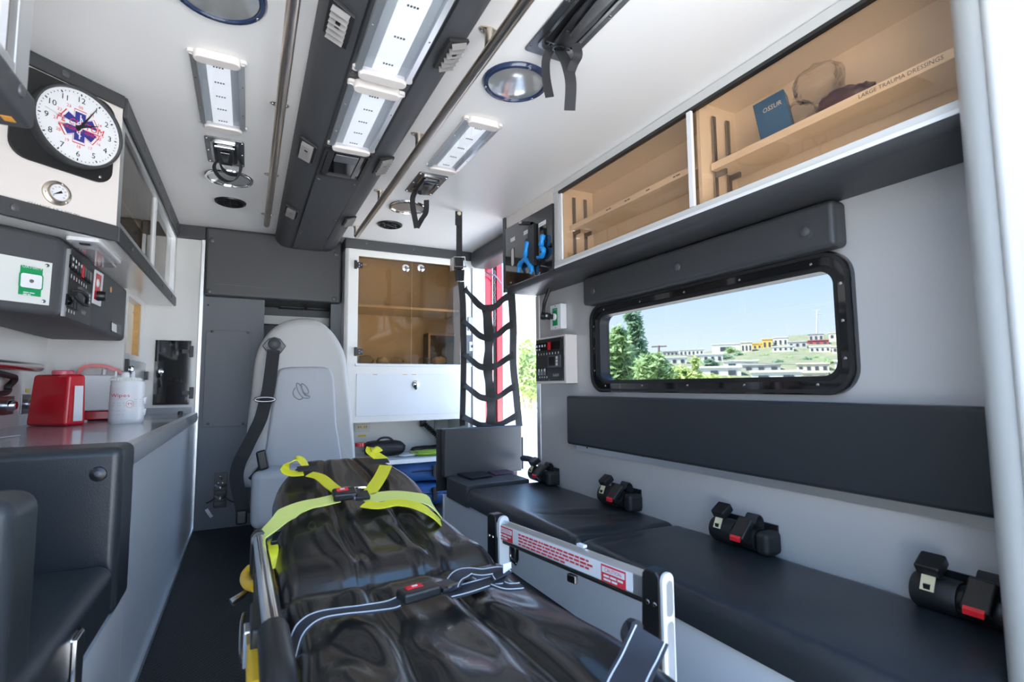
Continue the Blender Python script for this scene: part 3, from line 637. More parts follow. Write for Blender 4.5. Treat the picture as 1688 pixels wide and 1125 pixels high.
for px, py in ((78, 438), (72, 497)): screw(ko(px, py, .005), NA, .006, 'darksteel', opn)
# little light under the cabinet
lp = [at(144, 388, Z=ZU), at(164, 393, Z=ZU), at(200, 430, Z=ZU), at(190, 432, Z=ZU)]
xa_, ya_ = lp[1].x, lp[1].y; ya2 = lp[2].y
ul = thing('under_cabinet_light', 'small white lamp with clear lens under the wall cabinet', 'light', (xa_-.05, (ya_+ya2)/2, ZU-.03))
MB().prism(rrect((xa_-.045, (ya_+ya2)/2, ZU), X_, Y_, .09, ya2-ya_, .012, 3), (0, 0, -.014)).build('base', 'plastic_white', ul, bev=.003)
MB().prism(rrect((xa_-.045, (ya_+ya2)/2, ZU-.014), X_, Y_, .075, ya2-ya_-.03, .02, 3), (0, 0, -.022)).build('lens', 'bag_film', ul, bev=.006)
bx('switch', (xa_-.06, xa_-.03), (ya_+.03, ya_+.05), (ZU-.018, ZU-.014), 'black', ul)
# ---------------------------------------------------------------- counter and base
ZT = .712
tag(bx('countertop', (-.849, -.29), (1.722, 3.743), (ZT-.045, ZT), 'counter', bev=.004), 'grey laminate countertop holding the sharps and wipes containers', 'countertop')
tag(MB().prism([(-.29, 1.70, ZT-.052), (-.268, 1.70, ZT-.052), (-.264, 1.70, ZT-.03), (-.268, 1.70, ZT+.002), (-.29, 1.70, ZT+.006)], (0, 2.04, 0)).build('counter_edge', 'alu', None, smooth=2), 'aluminium edge strip along the grey countertop', 'edge strip')
struct(bx('trim_6', (-.85, -.30), (3.725, 3.744), (ZT, ZT+.035), 'counter'))
bc = thing('base_cabinet', 'long pale base cabinet below the countertop beside the aisle', 'cabinet', (-.5, 2.2, 0))
bx('body', (-.849, -.272), (1.72, 3.738), (.004, ZT-.05), 'basewhite', bc)
bx('bench_box', (-.849, -.272), (.45, 1.719), (.004, .325), 'basewhite', bc)
bx('kick_trim', (-.273, -.262), (.45, 3.735), (.0, .022), 'alu', bc)
p = at(118, 1092, X=-.272)
la = MB().prism([p+V((0, a, b_)) for a, b_ in ((-.045, -.06), (.02, -.06), (.045, -.02), (.045, .03), (.02, .06), (-.045, .06))], X_*.006).build('latch', 'black_gloss', bc, bev=.002)
obx('latch_paddle', p+V((.006, -.035, -.05)), X_*.008, Y_*.05, Z_*.1, 'chrome', la, bev=.002)
for dy, dz_ in ((-.036, .05), (.034, .04), (.034, -.035)): screw(p+V((.006, dy, dz_)), X_, .005, 'chrome', la)
# attendant jump seat
js = thing('jump_seat', 'dark grey padded jump seat built in beside the aisle', 'seat', (-.55, 1.3, .3))
y0_, y1_ = at(200, 760, X=-.265).y, at(223, 745, X=-.265).y
pb = MB().box((-.845, -.262), (y0_, min(y1_, 1.718)), (.328, ZT+.012)).build('backrest', 'vinyl_bench', js, bev=.022, seg=5)
screw(at(162, 782, Y=y0_), -Y_, .018, 'black', pb, name='button'); screw(at(162, 782, Y=y0_-.006), -Y_, .008, 'button', pb)
zs = at(190, 908, X=-.285).z
bx('cushion', (-.845, -.266), (.97, y0_-.002), (.327, zs), 'vinyl_bench', js, bev=.03, seg=5)
yn = at(52, 830, X=-.30).y; zn = at(40, 808, X=-.30).z
bx('end_pad', (-.845, -.285), (yn-.13, yn), (.327, zn), 'vinyl_bench', js, bev=.03, seg=5)
# ---------------------------------------------------------------- things on the counter
pL, pR = at(40, 703, Z=ZT), at(106, 704, Z=ZT); u = (pR-pL).normalized(); wv = V((-u.y, u.x, 0))
if wv.y < 0: wv = -wv
wid = (pR-pL).length; hh = at(75, 618, Y=(pL.y+pR.y)/2).z-ZT
sh = thing('sharps_container', 'red plastic sharps container with handle on the countertop', 'container', (pL+u*wid/2+wv*.07))
dpt = .085
def tap(o, u, w, W_, D_, H, tp): return [o, o+u*W_, o+u*W_+w*D_, o+w*D_, o+u*tp+w*tp*.5+Z_*H, o+u*(W_-tp*.2)+w*tp*.5+Z_*H, o+u*(W_-tp*.2)+w*(D_-tp*.5)+Z_*H, o+u*tp+w*(D_-tp*.5)+Z_*H]
BF = [(3, 2, 1, 0), (4, 5, 6, 7), (0, 1, 5, 4), (1, 2, 6, 5), (2, 3, 7, 6), (3, 0, 4, 7)]
mesh('body', tap(pL+Z_*.001, u, wv, wid, dpt, hh, .016), BF, 'red', sh, bev=.014, seg=4)
lathe('lid', [(.038, 0), (.038, .014), (.034, .018), (.001, .0185)], pL+u*wid*.62+wv*.042+Z_*hh, Z_, 'red_lid', sh, 24)
lab = [pR+wv*.03+u*.0015+Z_*.02, pR+wv*.065+u*.0015+Z_*.02, pR+wv*.063+u*.0+Z_*(hh*.78), pR+wv*.03+u*.0+Z_*(hh*.78)]
quad('label', lab, u, .002, 'plastic_white', sh)
# suction canister unit behind the wipes
qo = at(125, 696, Z=ZT); q2 = at(193, 693.5, Z=ZT); u = (q2-qo).normalized(); wv = V((-u.y, u.x, 0))
su = thing('suction_canister', 'white and red suction canister with arched red handle on the countertop', 'canister', qo+u*.09+wv*.05)
obx('base', qo+Z_*.006, u*.165, wv*.09, Z_*.042, 'red', su, bev=.006)
mesh('body', tap(qo+Z_*.048, u, wv, .165, .09, .17, .004), BF, 'plastic_white', su, bev=.008, seg=3)
MB().ribbon(cr([qo+wv*.05-u*.004+Z_*.10, qo+wv*.05-u*.004+Z_*.22, qo+wv*.05+u*.02+Z_*.258, qo+wv*.05+u*.08+Z_*.262, qo+wv*.05+u*.125+Z_*.248, qo+wv*.05+u*.16+Z_*.225, qo+wv*.05+u*.172+Z_*.16]), wv, .035, .016).build('handle', 'red', su, smooth=2)
lathe('nozzle', [(.009, 0), (.009, .03)], qo+u*.09+wv*.05+Z_*.216, Z_, 'plastic_white', su, 12)
for f in (.03, .16): lathe('foot', [(.01, 0), (.01, .007)], qo+u*f+wv*.01, Z_, 'plastic_white', su, 10)
# wipes tub
wp = at(203, 699, Z=ZT)+V((0, .06, 0)); wr_ = (at(233, 680, Y=wp.y)-at(174, 680, Y=wp.y)).length/2; wh = at(203, 629, Y=wp.y).z-ZT
tb = thing('wipes_tub', 'round white tub of disinfecting wipes on the countertop', 'tub', (wp.x, wp.y, ZT))
lathe('body', [(wr_*.9, 0), (wr_*.985, .006), (wr_, .02), (wr_, wh*.55), (wr_*.985, wh*.8), (wr_*.985, wh*.9), (wr_*.96, wh*.93), (wr_*.96, wh)], (wp.x, wp.y, ZT), Z_, 'plastic_white', tb, 40)
lid = lathe('lid', [(wr_*.86, 0), (wr_*.88, .012), (wr_*.84, .017), (.001, .018)], (wp.x-.008, wp.y, ZT+wh), Z_, 'plate', tb, 40)
for k in range(36):
    a = 2*pi*k/36; MB().box((wp.x-.008+wr_*.88*cos(a)-.0025, wp.x-.008+wr_*.88*cos(a)+.0025), (wp.y+wr_*.88*sin(a)-.0025, wp.y+wr_*.88*sin(a)+.0025), (ZT+wh+.002, ZT+wh+.012)).build('rib', 'plate', lid)
for dx, r_, h_ in ((-.035, .006, .028), (0, .018, .026), (.028, .008, .026)): lathe('nub', [(r_, 0), (r_*.9, h_*.8), (r_*.4, h_)], (wp.x-.008+dx, wp.y-.02, ZT+wh+.017), Z_, 'plastic_white', lid, 14)
vd = (CAM-V((wp.x, wp.y, CAM.z))); vd.z = 0; vd.normalize(); base_a = atan2(vd.y, vd.x)
def curved(name, s, a0, z, size, m, par, fit):
    if (s, 'CENTER', 0) not in _tx: bpy.data.objects.remove(text('tmp', s, (0, 0, 0), X_, Z_, 1, m, None))
    vs, fs = _tx[(s, 'CENTER', 0)]; w_ = max(p[0] for p in vs)-min(p[0] for p in vs)
    return mesh(name, [(wp.x+(wr_+.0008)*cos(base_a+a0+p[0]*fit/w_/wr_), wp.y+(wr_+.0008)*sin(base_a+a0+p[0]*fit/w_/wr_), z+p[1]*size) for p in vs], fs, m, par)
curved('lettering', 'Wipes', -.45, ZT+wh*.66, .022, 'red_print', tb, .075)
for z, a0, w_ in ((.57, -.5, .07), (.48, -.5, .05), (.42, -.5, .06), (.30, -.5, .055), (.20, -.5, .05), (.55, .75, .05), (.50, .75, .05), (.45, .75, .05), (.40, .75, .05)):
    mb = MB(); n_ = 7
    for i in range(n_):
        if i in (2, 5): continue
        aa, ab = (base_a+a0+(i/n_-.5)*w_/wr_, base_a+a0+((i+.8)/n_-.5)*w_/wr_); R1 = wr_+.0012
        P = [V((wp.x+R1*cos(aa), wp.y+R1*sin(aa), ZT+wh*z)), V((wp.x+R1*cos(ab), wp.y+R1*sin(ab), ZT+wh*z)), V((wp.x+R1*cos(ab), wp.y+R1*sin(ab), ZT+wh*z+.003)), V((wp.x+R1*cos(aa), wp.y+R1*sin(aa), ZT+wh*z+.003))]
        mb.add(P, [(0, 1, 2, 3)])
    mb.build('print', 'frame_grey', tb)
curved('lettering', 'PI', .15, ZT+wh*.46, .014, 'red_print', tb, .014)
MB().tube([(wp.x+(wr_+.001)*cos(base_a+.15+.2*cos(t)), wp.y+(wr_+.001)*sin(base_a+.15+.2*cos(t)), ZT+wh*.46+.016*sin(t)) for t in [2*pi*i/20 for i in range(20)]], .0007, 4, True).build('emblem', 'red_print', tb)
for z in (.6, .32): MB().prism([(wp.x+wr_*.9, wp.y-wr_*.38, ZT+wh*z), (wp.x+wr_*1.16, wp.y-wr_*.3, ZT+wh*(z+.02)), (wp.x+wr_*1.1, wp.y-wr_*.3, ZT+wh*(z-.14)), (wp.x+wr_*.92, wp.y-wr_*.3, ZT+wh*(z-.16))], (0, .001, 0)).build('torn_label', 'plastic_white', tb)
# grab bar and outlets on the back wall
gb = thing('grab_bar', 'short brushed steel grab bar on the wall behind the red container', 'grab bar', (-.80, 2.3, .98))
pe = at(66, 607, X=-.79)
MB().tube([V((-.79, 1.7, pe.z)), V((-.79, pe.y-.03, pe.z)), V((-.79, pe.y-.006, pe.z)), V((-.79, pe.y, pe.z))], [.018, .018, .016, .009], 14).build('bar', 'steel', gb, smooth=2)
for y in (1.8, pe.y-.09): lathe('standoff', [(.01, 0), (.01, .06), (.02, .062), (.02, .066)], (-.79, y, pe.z), -X_, 'steel', gb, 12)
def wplate(px0, py0, px1, py1, label, nm='outlet_plate'):
    a, b_ = at(px0, py0, X=XB), at(px1, py1, X=XB)
    t = thing(nm, label, 'outlet', (XB, (a.y+b_.y)/2, min(a.z, b_.z)))
    bx('plate', (XB, XB+.006), (a.y, b_.y), (b_.z, a.z), 'darksteel', t, bev=.002)
    c = V((XB+.006, (a.y+b_.y)/2, (a.z+b_.z)/2)); lathe('knob', [(.022, 0), (.022, .02), (.015, .03), (.001, .031)], c, X_, 'chrome', t, 18)
    bx('tag', (XB, XB+.002), (c.y-.02, c.y+.02), (a.z+.008, a.z+.025), 'gold', t)
wplate(-4, 654, 19, 683, 'steel gas outlet with chrome knob on the wall above the countertop')
wplate(34, 651, 52, 681, 'dark outlet with yellow tag half hidden by the red container')
cl = tag(MB().tube(cr([V((-.828, 1.9, .955)), V((-.828, 2.2, .95)), at(12, 619, X=-.828), at(24, 625, X=-.828), at(14, 637, X=-.828), at(0, 650, X=-.828), V((-.828, 2.0, .84))]), .012, 8).build('suction_hose', 'rubber', None, smooth=True), 'black hose draped behind the steel grab bar', 'hose')
# pen on the counter
a, b_ = at(0, 722, Z=ZT+.003), at(33, 718, Z=ZT+.003)
tag(MB().tube([a-(b_-a)*1.2, b_], .0025, 6).build('pen', 'steel', None), 'thin metal pen lying on the countertop', 'pen')
# small plate by the niche and the dark cabinet door
cpn = thing('control_plate', 'small steel control plate with chrome knob below the wood-edged niche', 'plate', (XN, 3.4, .95))
a, b_ = at(206, 592, X=XN), at(234, 652, X=XN)
bx('plate', (XN, XN+.012), (a.y, b_.y), (b_.z, a.z), 'alu', cpn, bev=.002)
lathe('knob', [(.026, 0), (.026, .012), (.018, .02), (.001, .021)], at(213, 610, X=XN+.012), X_, 'chrome', cpn, 20)
bx('edge_cover', (XN, XN+.016), (a.y-.004, a.y+.03), (b_.z, a.z), 'black', cpn)
bx('toggle', (XN+.012, XN+.03), (b_.y-.05, b_.y-.02), (a.z-.10, a.z-.05), 'black', cpn)
a, b_ = at(257, 561, Y=YF), at(311, 667, Y=YF)
dd = thing('corner_locker', 'dark tinted locker door with black hinges in the white corner panel', 'locker', ((a.x+b_.x)/2, YF, b_.z))
bx('frame', (a.x-.006, b_.x+.006), (YF+.002, YF+.006), (b_.z-.006, a.z+.006), 'frame_grey', dd)
dg = bx('door', (a.x, b_.x), (YF-.006, YF+.001), (b_.z, a.z), 'black_gloss', dd)
for py in (580, 648):
    p = at(316, py, Y=YF-.006); h = obx('hinge', p+V((-.012, -.012, -.035)), X_*.022, Y_*.012, Z_*.07, 'black', dd, bev=.003)
    obx('hinge_leaf', p+V((-.05, -.006, -.012)), X_*.04, Y_*.005, Z_*.024, 'black', h)
lathe('lock', [(.014, 0), (.014, .006), (.008, .012), (.001, .0125)], at(265, 613, Y=YF-.006), -Y_, 'chrome', dg, 16)
p = at(297, 684, Z=ZT); tag(MB().lathe([(.014, 0), (.014, .012), (.01, .02), (.001, .021)], p, Z_, 12).build('rubber_bumper', 'black', None, smooth=2), 'small black rubber bumper at the far end of the countertop', 'bumper')
# ================================================================== front bulkhead, seat, front cabinet
YP = 3.70
def fp(px, py, Y=YP): return at(px, py, Y=Y)
op = thing('bulkhead_pad', 'charcoal padded overhead panel across the front bulkhead', 'panel', (.15, YP, 1.44))
bx('pad', (-.262, .562), (YP, 4.075), (1.437, ZC-.001), 'vinyl', op, bev=.018, seg=4)
for px, py in ((350, 396), (345, 480), (554, 419), (551, 493)): screw(fp(px, py), -Y_, .017, 'button', op, name='button')
a, b_ = fp(355, 460), fp(446, 476)
MB().ribbon([a-Y_*.0005, fp(356, 468)-Y_*.0005, b_-Y_*.0005], Z_+X_*.1, .002, .001).build('crease_line', 'button', op)
va, vb = at(458, 508, Z=1.437), at(540, 516, Z=1.437)
for k in range(2):
    w_ = (vb.x-va.x)/2; xa = va.x+w_*k
    f = ringplate('vent', rrect((xa+w_/2, va.y-.02, 1.430), X_, Y_, w_*.96, .16, .01, 3), rrect((xa+w_/2, va.y-.02, 1.430), X_, Y_, w_*.80, .12, .008, 3), (0, 0, .008), 'black', op)
    for i in range(5): bx('slat', (xa+w_*.1, xa+w_*.9), (va.y-.075+.025*i, va.y-.065+.025*i), (1.431, 1.435), 'rubber', f)
# captain's seat
ST = thing('attendant_seat', 'grey moulded high-back attendant seat with black belt facing the stretcher', 'seat', (.3, 3.3, 0))
YS = 3.36
out = [(404, 800), (404, 765), (408, 700), (415, 640), (421, 592), (431, 566), (447, 546), (468, 533), (495, 528), (520, 531), (538, 543), (554, 563), (566, 590), (571, 630), (577, 690), (582, 765), (582, 800)]
pts = [at(x, y, Y=YS) for x, y in out]
def dome_pad(name, outline, n, depth, r, m, parent, lift=.0, rings=4):   # padded slab with rounded rim towards n
    c = sum(outline, V((0, 0, 0)))/len(outline); N = len(outline); vs = []; fs = []
    prof = [(0, 0), (0, depth-r)]+[(r*(1-cos(t)), depth-r+r*sin(t)) for t in [pi/2*(i+1)/rings for i in range(rings)]]
    for ins, h in prof:
        for p in outline:
            d = (c-p); L_ = d.length; vs.append(p+d/L_*min(ins, L_*.9)+n*h)
    for k in (.35, .7):
        for p in outline:
            d = c-p; L_ = d.length; vs.append(p+d/L_*(r+(L_-r)*k)+n*(depth+lift*k))
    R_ = len(prof)+2
    for i in range(R_-1): fs += [(i*N+k, i*N+(k+1) % N, (i+1)*N+(k+1) % N, (i+1)*N+k) for k in range(N)]
    vs.append(c+n*(depth+lift)); q = len(vs)-1
    fs += [((R_-1)*N+k, (R_-1)*N+(k+1) % N, q) for k in range(N)]; fs.append(tuple(range(N-1, -1, -1)))
    return mesh(name, vs, fs, m, parent, smooth=2)
bk = dome_pad('backrest', cr(pts, 3, True), -Y_, .13, .05, 'seat_shell', ST, .012)
ins = [(434, 792), (438, 740), (446, 680), (452, 640), (457, 616), (466, 607), (500, 605), (536, 606), (547, 615), (551, 640), (554, 700), (556, 792)]
ic_ = dome_pad('back_cushion', cr([at(x, y, Y=YS-.125) for x, y in ins], 3, True), -Y_, .03, .02, 'seat_grey', ST, .008)
def lg(x, y): return at(400+x/5.625, 500+y/5.625, Y=YS-.166)
for st in (((490, 785), (470, 815), (472, 855), (500, 885), (535, 895), (560, 880)), ((500, 745), (505, 790), (530, 845), (570, 880), (618, 880), (618, 862), (585, 855), (560, 825), (545, 780), (520, 748), (500, 745)), ((545, 745), (552, 790), (575, 835), (608, 835), (605, 800), (580, 765), (550, 745))):
    MB().tube(cr([lg(*p) for p in st], 3), .0028, 5).build('emblem', 'emboss', ic_, smooth=True)
bx('seat_cushion', (.035, .575), (3.02, 3.30), (.13, .43), 'seat_grey', ST, bev=.045, seg=6)
bx('seat_base', (.06, .55), (3.08, 3.66), (.002, .14), 'bulk', ST, bev=.01)
bx('seat_box', (.05, .565), (3.23, 3.60), (.13, .42), 'seat_shell', ST, bev=.02)
gp = at(452, 571, Y=YS-.137)
g_ = MB().prism([gp+X_*x*.001+Z_*z*.001 for x, z in ((-62, 0), (-30, 42), (0, 52), (30, 42), (62, 0), (34, -40), (0, -56), (-34, -40))], -Y_*.014).build('belt_guide', 'button', ST, bev=.006, seg=3)
bx('belt_slot', (gp.x-.04, gp.x+.04), (gp.y-.0155, gp.y-.013), (gp.z-.02, gp.z-.004), 'black', g_)
lathe('guide_knob', [(.034, 0), (.032, .012), (.018, .02), (.001, .021)], gp-Y_*.013+Z_*.012, -Y_, 'vinyl', g_, 20)
BLT = [(451, 577), (447, 610), (442, 645), (436, 668), (430, 690), (420, 712), (405, 742), (394, 765), (390, 785), (392, 805), (398, 830), (401, 848)]
MB().ribbon(cr([at(x, y, Y=3.17 if i < 6 else 3.12+.01*(i-6)) for i, (x, y) in enumerate(BLT)], 4), X_*.9+Z_*.25, .066, .004).build('belt', 'webbing', ST, smooth=2)
lp_ = at(437, 659, Y=3.16); MB().tube([lp_+X_*.052*cos(t)+Z_*.012*sin(t) for t in [2*pi*i/14 for i in range(14)]], .007, 6, True).build('belt_latch', 'darksteel', ST, smooth=True)
q = at(436, 762, Y=3.06); obx('buckle', q+V((-.025, -.02, -.045)), X_*.05+Z_*.012, Y_*.03, Z_*.10-X_*.02, 'black', ST, bev=.012, seg=3)
tube('buckle_stalk', cr([q+V((-.02, .0, -.03)), at(428, 772, Y=3.08), at(412, 790, Y=3.1)]), .010, 'black', ST)
q = at(399, 852, Y=3.16); obx('belt_anchor', q+V((-.03, -.02, -.04)), X_*.055, Y_*.03, Z_*.075, 'black', ST, bev=.012, seg=3)
# extinguisher bracket on the bulkhead
br = thing('extinguisher_bracket', 'empty black extinguisher bracket screwed low on the grey bulkhead', 'bracket', (at(363, 835, Y=YF).x, YF, at(363, 836, Y=YF).z))
a, b_ = at(354, 780, Y=YF), at(373, 836, Y=YF)
bx('back_plate', (a.x, b_.x), (YF-.008, YF), (b_.z, a.z), 'black', br, bev=.002)
for py in (802, 820):
    MB().ribbon(cr([at(354, py-2, Y=YF-.012), at(363, py+2, Y=YF-.03), at(373, py-2, Y=YF-.012)]), Z_, .014, .002).build('clamp_band', 'steel', br, smooth=2)
for py in (808, 826): bx('clamp_body', (a.x+.002, b_.x-.002), (YF-.03, YF-.008), (at(363, py+7, Y=YF).z, at(363, py, Y=YF).z), 'vinyl', br, bev=.004)
tube('hook', cr([at(360, 792, Y=YF-.02), at(363, 786, Y=YF-.028), at(366, 792, Y=YF-.02)]), .003, 'steel', br, 5)
for px, py in ((360, 797), (367, 797), (360, 832), (367, 831)): screw(at(px, py, Y=YF-.008), -Y_, .005, 'chrome', br)
for s in ((354, 822, 340, 830), (373, 822, 390, 829)): tube('strap_end', cr([at(s[0], s[1], Y=YF-.01), at((s[0]+s[2])/2, s[1]+5, Y=YF-.012), at(s[2], s[3], Y=YF-.004)]), .004, 'black', br, 5)
for (px, py, qx, qy, lab) in ((340, 840, 349, 853, 'white paper tag stuck below the extinguisher bracket'), (393, 851, 399, 857, 'tiny white paper scrap beside the attendant seat')):
    P0, P1 = at(px, py, Y=YF-.004), at(qx, qy, Y=YF-.004); tag(MB().ribbon([P0, (P0+P1)/2-Y_*.006, P1], X_+Z_*.4, .018, .0015).build('paper_tag', 'plastic_white', None), lab, 'tag')
# ---------------------------------------------------------------- cabinet with smoked glass doors
YC = 3.60
def cz(py, px=650): return at(px, py, Y=YC).z
CX0, CX1 = .572, 1.495
gz1_, gz0_ = cz(427, 640), cz(600, 640)
dz1, dz0 = cz(617), cz(685); cb = cz(695)
gx0, gx1 = at(590, 510, Y=YC).x, at(759, 520, Y=YC).x; gm = at(679, 520, Y=YC).x
fc = thing('front_cabinet', 'white front cabinet with two smoked glass doors and flip-down door', 'cabinet', (1.03, 3.8, cb))
sh_ = MB().box((CX0, CX0+.018), (YC+.02, 4.08), (0.004, ZC-.002)).box((CX1-.018, CX1), (YC+.02, 4.08), (0.004, ZC-.002)).box((CX0+.018, CX1-.018), (4.06, 4.08), (0.004, ZC-.002)).box((CX0+.018, CX1-.018), (YC+.02, 4.06), (ZC-.02, ZC-.002)).box((CX0+.018, CX1-.018), (YC+.02, 4.06), (gz0_-.02, gz0_-.004)).box((CX0+.018, CX1-.018), (YC+.02, 4.06), (cb, cb+.016)).box((CX0+.018, CX1-.018), (YC+.05, 4.06), (1.42, 1.436))
sh_.build('carcass', 'white', fc)
ff = MB().box((CX0+.02, gx0), (YC, YC+.02), (cb, ZC-.002)).box((gx1, CX1), (YC, YC+.02), (cb, ZC-.002)).box((gx0, gx1), (YC, YC+.02), (gz1_, ZC-.002)).box((gx0, gx1), (YC, YC+.02), (dz1, gz0_)).box((gx0, gx1), (YC, YC+.02), (cb, dz0))
ff.build('face_frame', 'white', fc)
MB().prism([(CX0, YC+.03, 0.004)]+[(CX0+.03-.03*cos(t), YC+.03-.03*sin(t), .004) for t in [pi/2*i/5 for i in range(1, 6)]]+[(CX0+.03, YC+.03, .004)], (0, 0, ZC-.01)).build('corner_post', 'white', fc, smooth=2)
bx('ledge', (gx0-.012, CX1), (YC-.010, YC), (gz0_-.018, gz0_-.003), 'white_cool', fc, bev=.002)
bx('top_trim', (CX0-.006, CX1+.004), (YC-.014, YC), (ZC-.07, ZC-.002), 'vinyl', fc, bev=.004)
bx('top_trim', (CX0-.008, CX0), (YC-.012, YC+.30), (ZC-.07, ZC-.002), 'vinyl', fc, bev=.003)
for px, py in ((604, 401), (681, 412)): screw(at(px, py, Y=YC-.014), -Y_, .011, 'button', fc)
for k, (xa, xb, hx) in enumerate(((gx0, gm-.002, gx0), (gm+.002, gx1, gx1))):
    d = bx('glass_door', (xa, xb), (YC+.006, YC+.012), (gz0_, gz1_), 'smoked_brown', fc)
    lx = at(669 if k == 0 else 694, 442, Y=YC); lz = lx.z
    lathe('lock', [(.027, 0), (.027, .005), (.023, .008), (.001, .0085)], (lx.x, YC+.006, lz), -Y_, 'chrome', d, 24)
    lathe('lock_core', [(.012, 0), (.012, .006), (.001, .0065)], (lx.x, YC-.002, lz), -Y_, 'darksteel', d, 14)
    if k == 0:
        for py in (437, 580):
            p = at(589, py, Y=YC); h = obx('hinge', p+V((-.022, -.014, -.03)), X_*.02, Y_*.014, Z_*.06, 'black', d, bev=.004)
            obx('hinge_leaf', p+V((-.004, -.006, -.02)), X_*.04, Y_*.006, Z_*.04, 'black', h, bev=.003)
            for dx, dz_ in ((.012, .008), (.012, -.01), (.026, 0)): screw(p+V((dx, -.006, dz_)), -Y_, .005, 'darksteel', h)
fd = bx('flip_door', (at(587, 650, Y=YC).x, at(775, 650, Y=YC).x), (YC-.004, YC+.004), (dz0, dz1), 'white_cool', fc, bev=.002)
bx('door_gap', (at(586, 650, Y=YC).x, at(776, 650, Y=YC).x), (YC+.004, YC+.01), (dz0-.006, dz1+.006), 'black', fc)
lk_ = at(685, 634, Y=YC-.004)
lathe('lock', [(.027, 0), (.027, .005), (.02, .012), (.008, .018), (.001, .0185)], lk_, -Y_, 'chrome', fd, 24)
lathe('lock_tab', [(.008, 0), (.008, .01)], lk_-Z_*.03, -Y_, 'black', fd, 10)
for px in (615, 664, 679): obx('chip', at(px, 617, Y=YC-.0045)-Z_*.006, X_*.03, Y_*.001, Z_*.005, 'wood', fd)
# latch and switch plate on the right stile
lt = at(777, 534, Y=YC)
ld = bx('door_catch', (lt.x-.03, lt.x+.035), (YC-.012, YC), (lt.z-.055, lt.z+.05), 'darksteel', fc, bev=.004)
bx('catch_insert', (lt.x+.0, lt.x+.03), (YC-.014, YC-.012), (lt.z-.04, lt.z+.035), 'plate', ld)
swp = at(777, 577, Y=YC)
sd = bx('switch_plate', (swp.x-.045, swp.x+.045), (YC-.006, YC), (swp.z-.10, swp.z+.11), 'bulk', fc)
bx('switch', (swp.x-.02, swp.x+.02), (YC-.010, YC-.006), (swp.z-.01, swp.z+.06), 'plastic_white', sd, bev=.002)
bx('toggle', (swp.x-.004, swp.x+.006), (YC-.022, YC-.010), (swp.z+.015, swp.z+.035), 'black', sd)
bx('key_switch', (swp.x-.03, swp.x-.01), (YC-.02, YC-.006), (swp.z-.06, swp.z-.03), 'black', sd)
# lower open shelf
s1 = at(680, 757, Y=YC); sz = s1.z
bx('shelf', (CX0+.018, CX1-.02), (YC+.005, 4.06), (sz-.03, sz), 'plastic_white', fc, bev=.003)
printlines('print', at(693, 762.5, Y=YC+.0048), X_, Z_, .05, 1, .01, .006, 'frame_grey', fc)
# outlet on the niche back
NB = 4.055
ou = thing('power_outlet', 'beige double power outlet in the niche under the front cabinet', 'outlet', (at(597, 704, Y=NB).x, NB, at(597, 711, Y=NB).z))
c = at(597, 704, Y=NB)
bx('plate', (c.x-.055, c.x+.06), (NB-.006, NB), (c.z-.035, c.z+.035), 'frame_grey', ou, bev=.002)
f_ = bx('receptacle', (c.x-.035, c.x+.04), (NB-.010, NB-.006), (c.z-.018, c.z+.018), 'beige', ou, bev=.002)
for dx in (-.02, .022):
    for ddx, w_ in ((-.007, .002), (.007, .002)): bx('slot', (c.x+dx+ddx-w_, c.x+dx+ddx+w_), (NB-.0106, NB-.0098), (c.z-.006, c.z+.006), 'black', f_)
bx('tag', (c.x-.03, c.x+.03), (NB-.002, NB), (c.z-.075, c.z-.06), 'gold', ou)
def blob(name, c, sx, sy, sz_, m, parent=None, seed=0, amp=.12, nu=22, nv=12, p=2.4, flat=True, fr=3.0):
    import mathutils.noise as N_
    vs = []; fs = []
    for j in range(nv+1):
        th = -pi/2+pi*j/nv
        for i in range(nu):
            ph = 2*pi*i/nu; x, y, z = cos(th)*cos(ph), cos(th)*sin(ph), sin(th)
            k = (abs(x)**p+abs(y)**p+abs(z)**p)**(-1/p); k *= 1+amp*N_.noise(V((x, y, z))*fr+V((seed*7.1, seed*3.3, 0)))
            zz = z*k
            vs.append(V(c)+V((x*k*sx, y*k*sy, (max(zz, -1)+1)*sz_ if flat else zz*sz_)))
    for j in range(nv): fs += [(j*nu+i, j*nu+(i+1) % nu, (j+1)*nu+(i+1) % nu, (j+1)*nu+i) for i in range(nu)]
    return mesh(name, vs, fs, m, parent, smooth=True)
c = at(634, 748, Y=3.85)
bg_ = thing('equipment_bag', 'small black zipped bag on the open shelf of the front cabinet', 'bag', (c.x, 3.87, sz))
blob('body', (c.x, 3.87, sz+.001), .15, .08, .055, 'rubber', bg_, 3, .1, p=3.5)
tube('handle', cr([(c.x-.06, 3.86, sz+.10), (c.x-.03, 3.85, sz+.13), (c.x+.03, 3.85, sz+.13), (c.x+.07, 3.86, sz+.10)]), .008, 'rubber', bg_)
tube('zip', cr([(c.x-.12, 3.79, sz+.06), (c.x, 3.782, sz+.075), (c.x+.12, 3.79, sz+.06)]), .003, 'button', bg_, 5)
c = at(594, 748, Y=3.8)
bo = thing('saline_bottle', 'clear bottle with red cap at the left end of the open shelf', 'bottle', (c.x, 3.82, sz))
lathe('body', [(.038, .001), (.04, .01), (.04, .075), (.03, .085)], (c.x, 3.82, sz), Z_, 'bag_film', bo, 20)
lathe('cap', [(.034, .085), (.034, .11), (.001, .111)], (c.x, 3.82, sz), Z_, 'red', bo, 20)
c = at(668, 752, Y=3.7)
tag(blob('dressing_pack', (c.x, 3.72, sz+.001), .11, .07, .018, 'bag_film', None, 5, .25, fr=6), 'clear plastic dressing pack lying on the open shelf', 'pack')
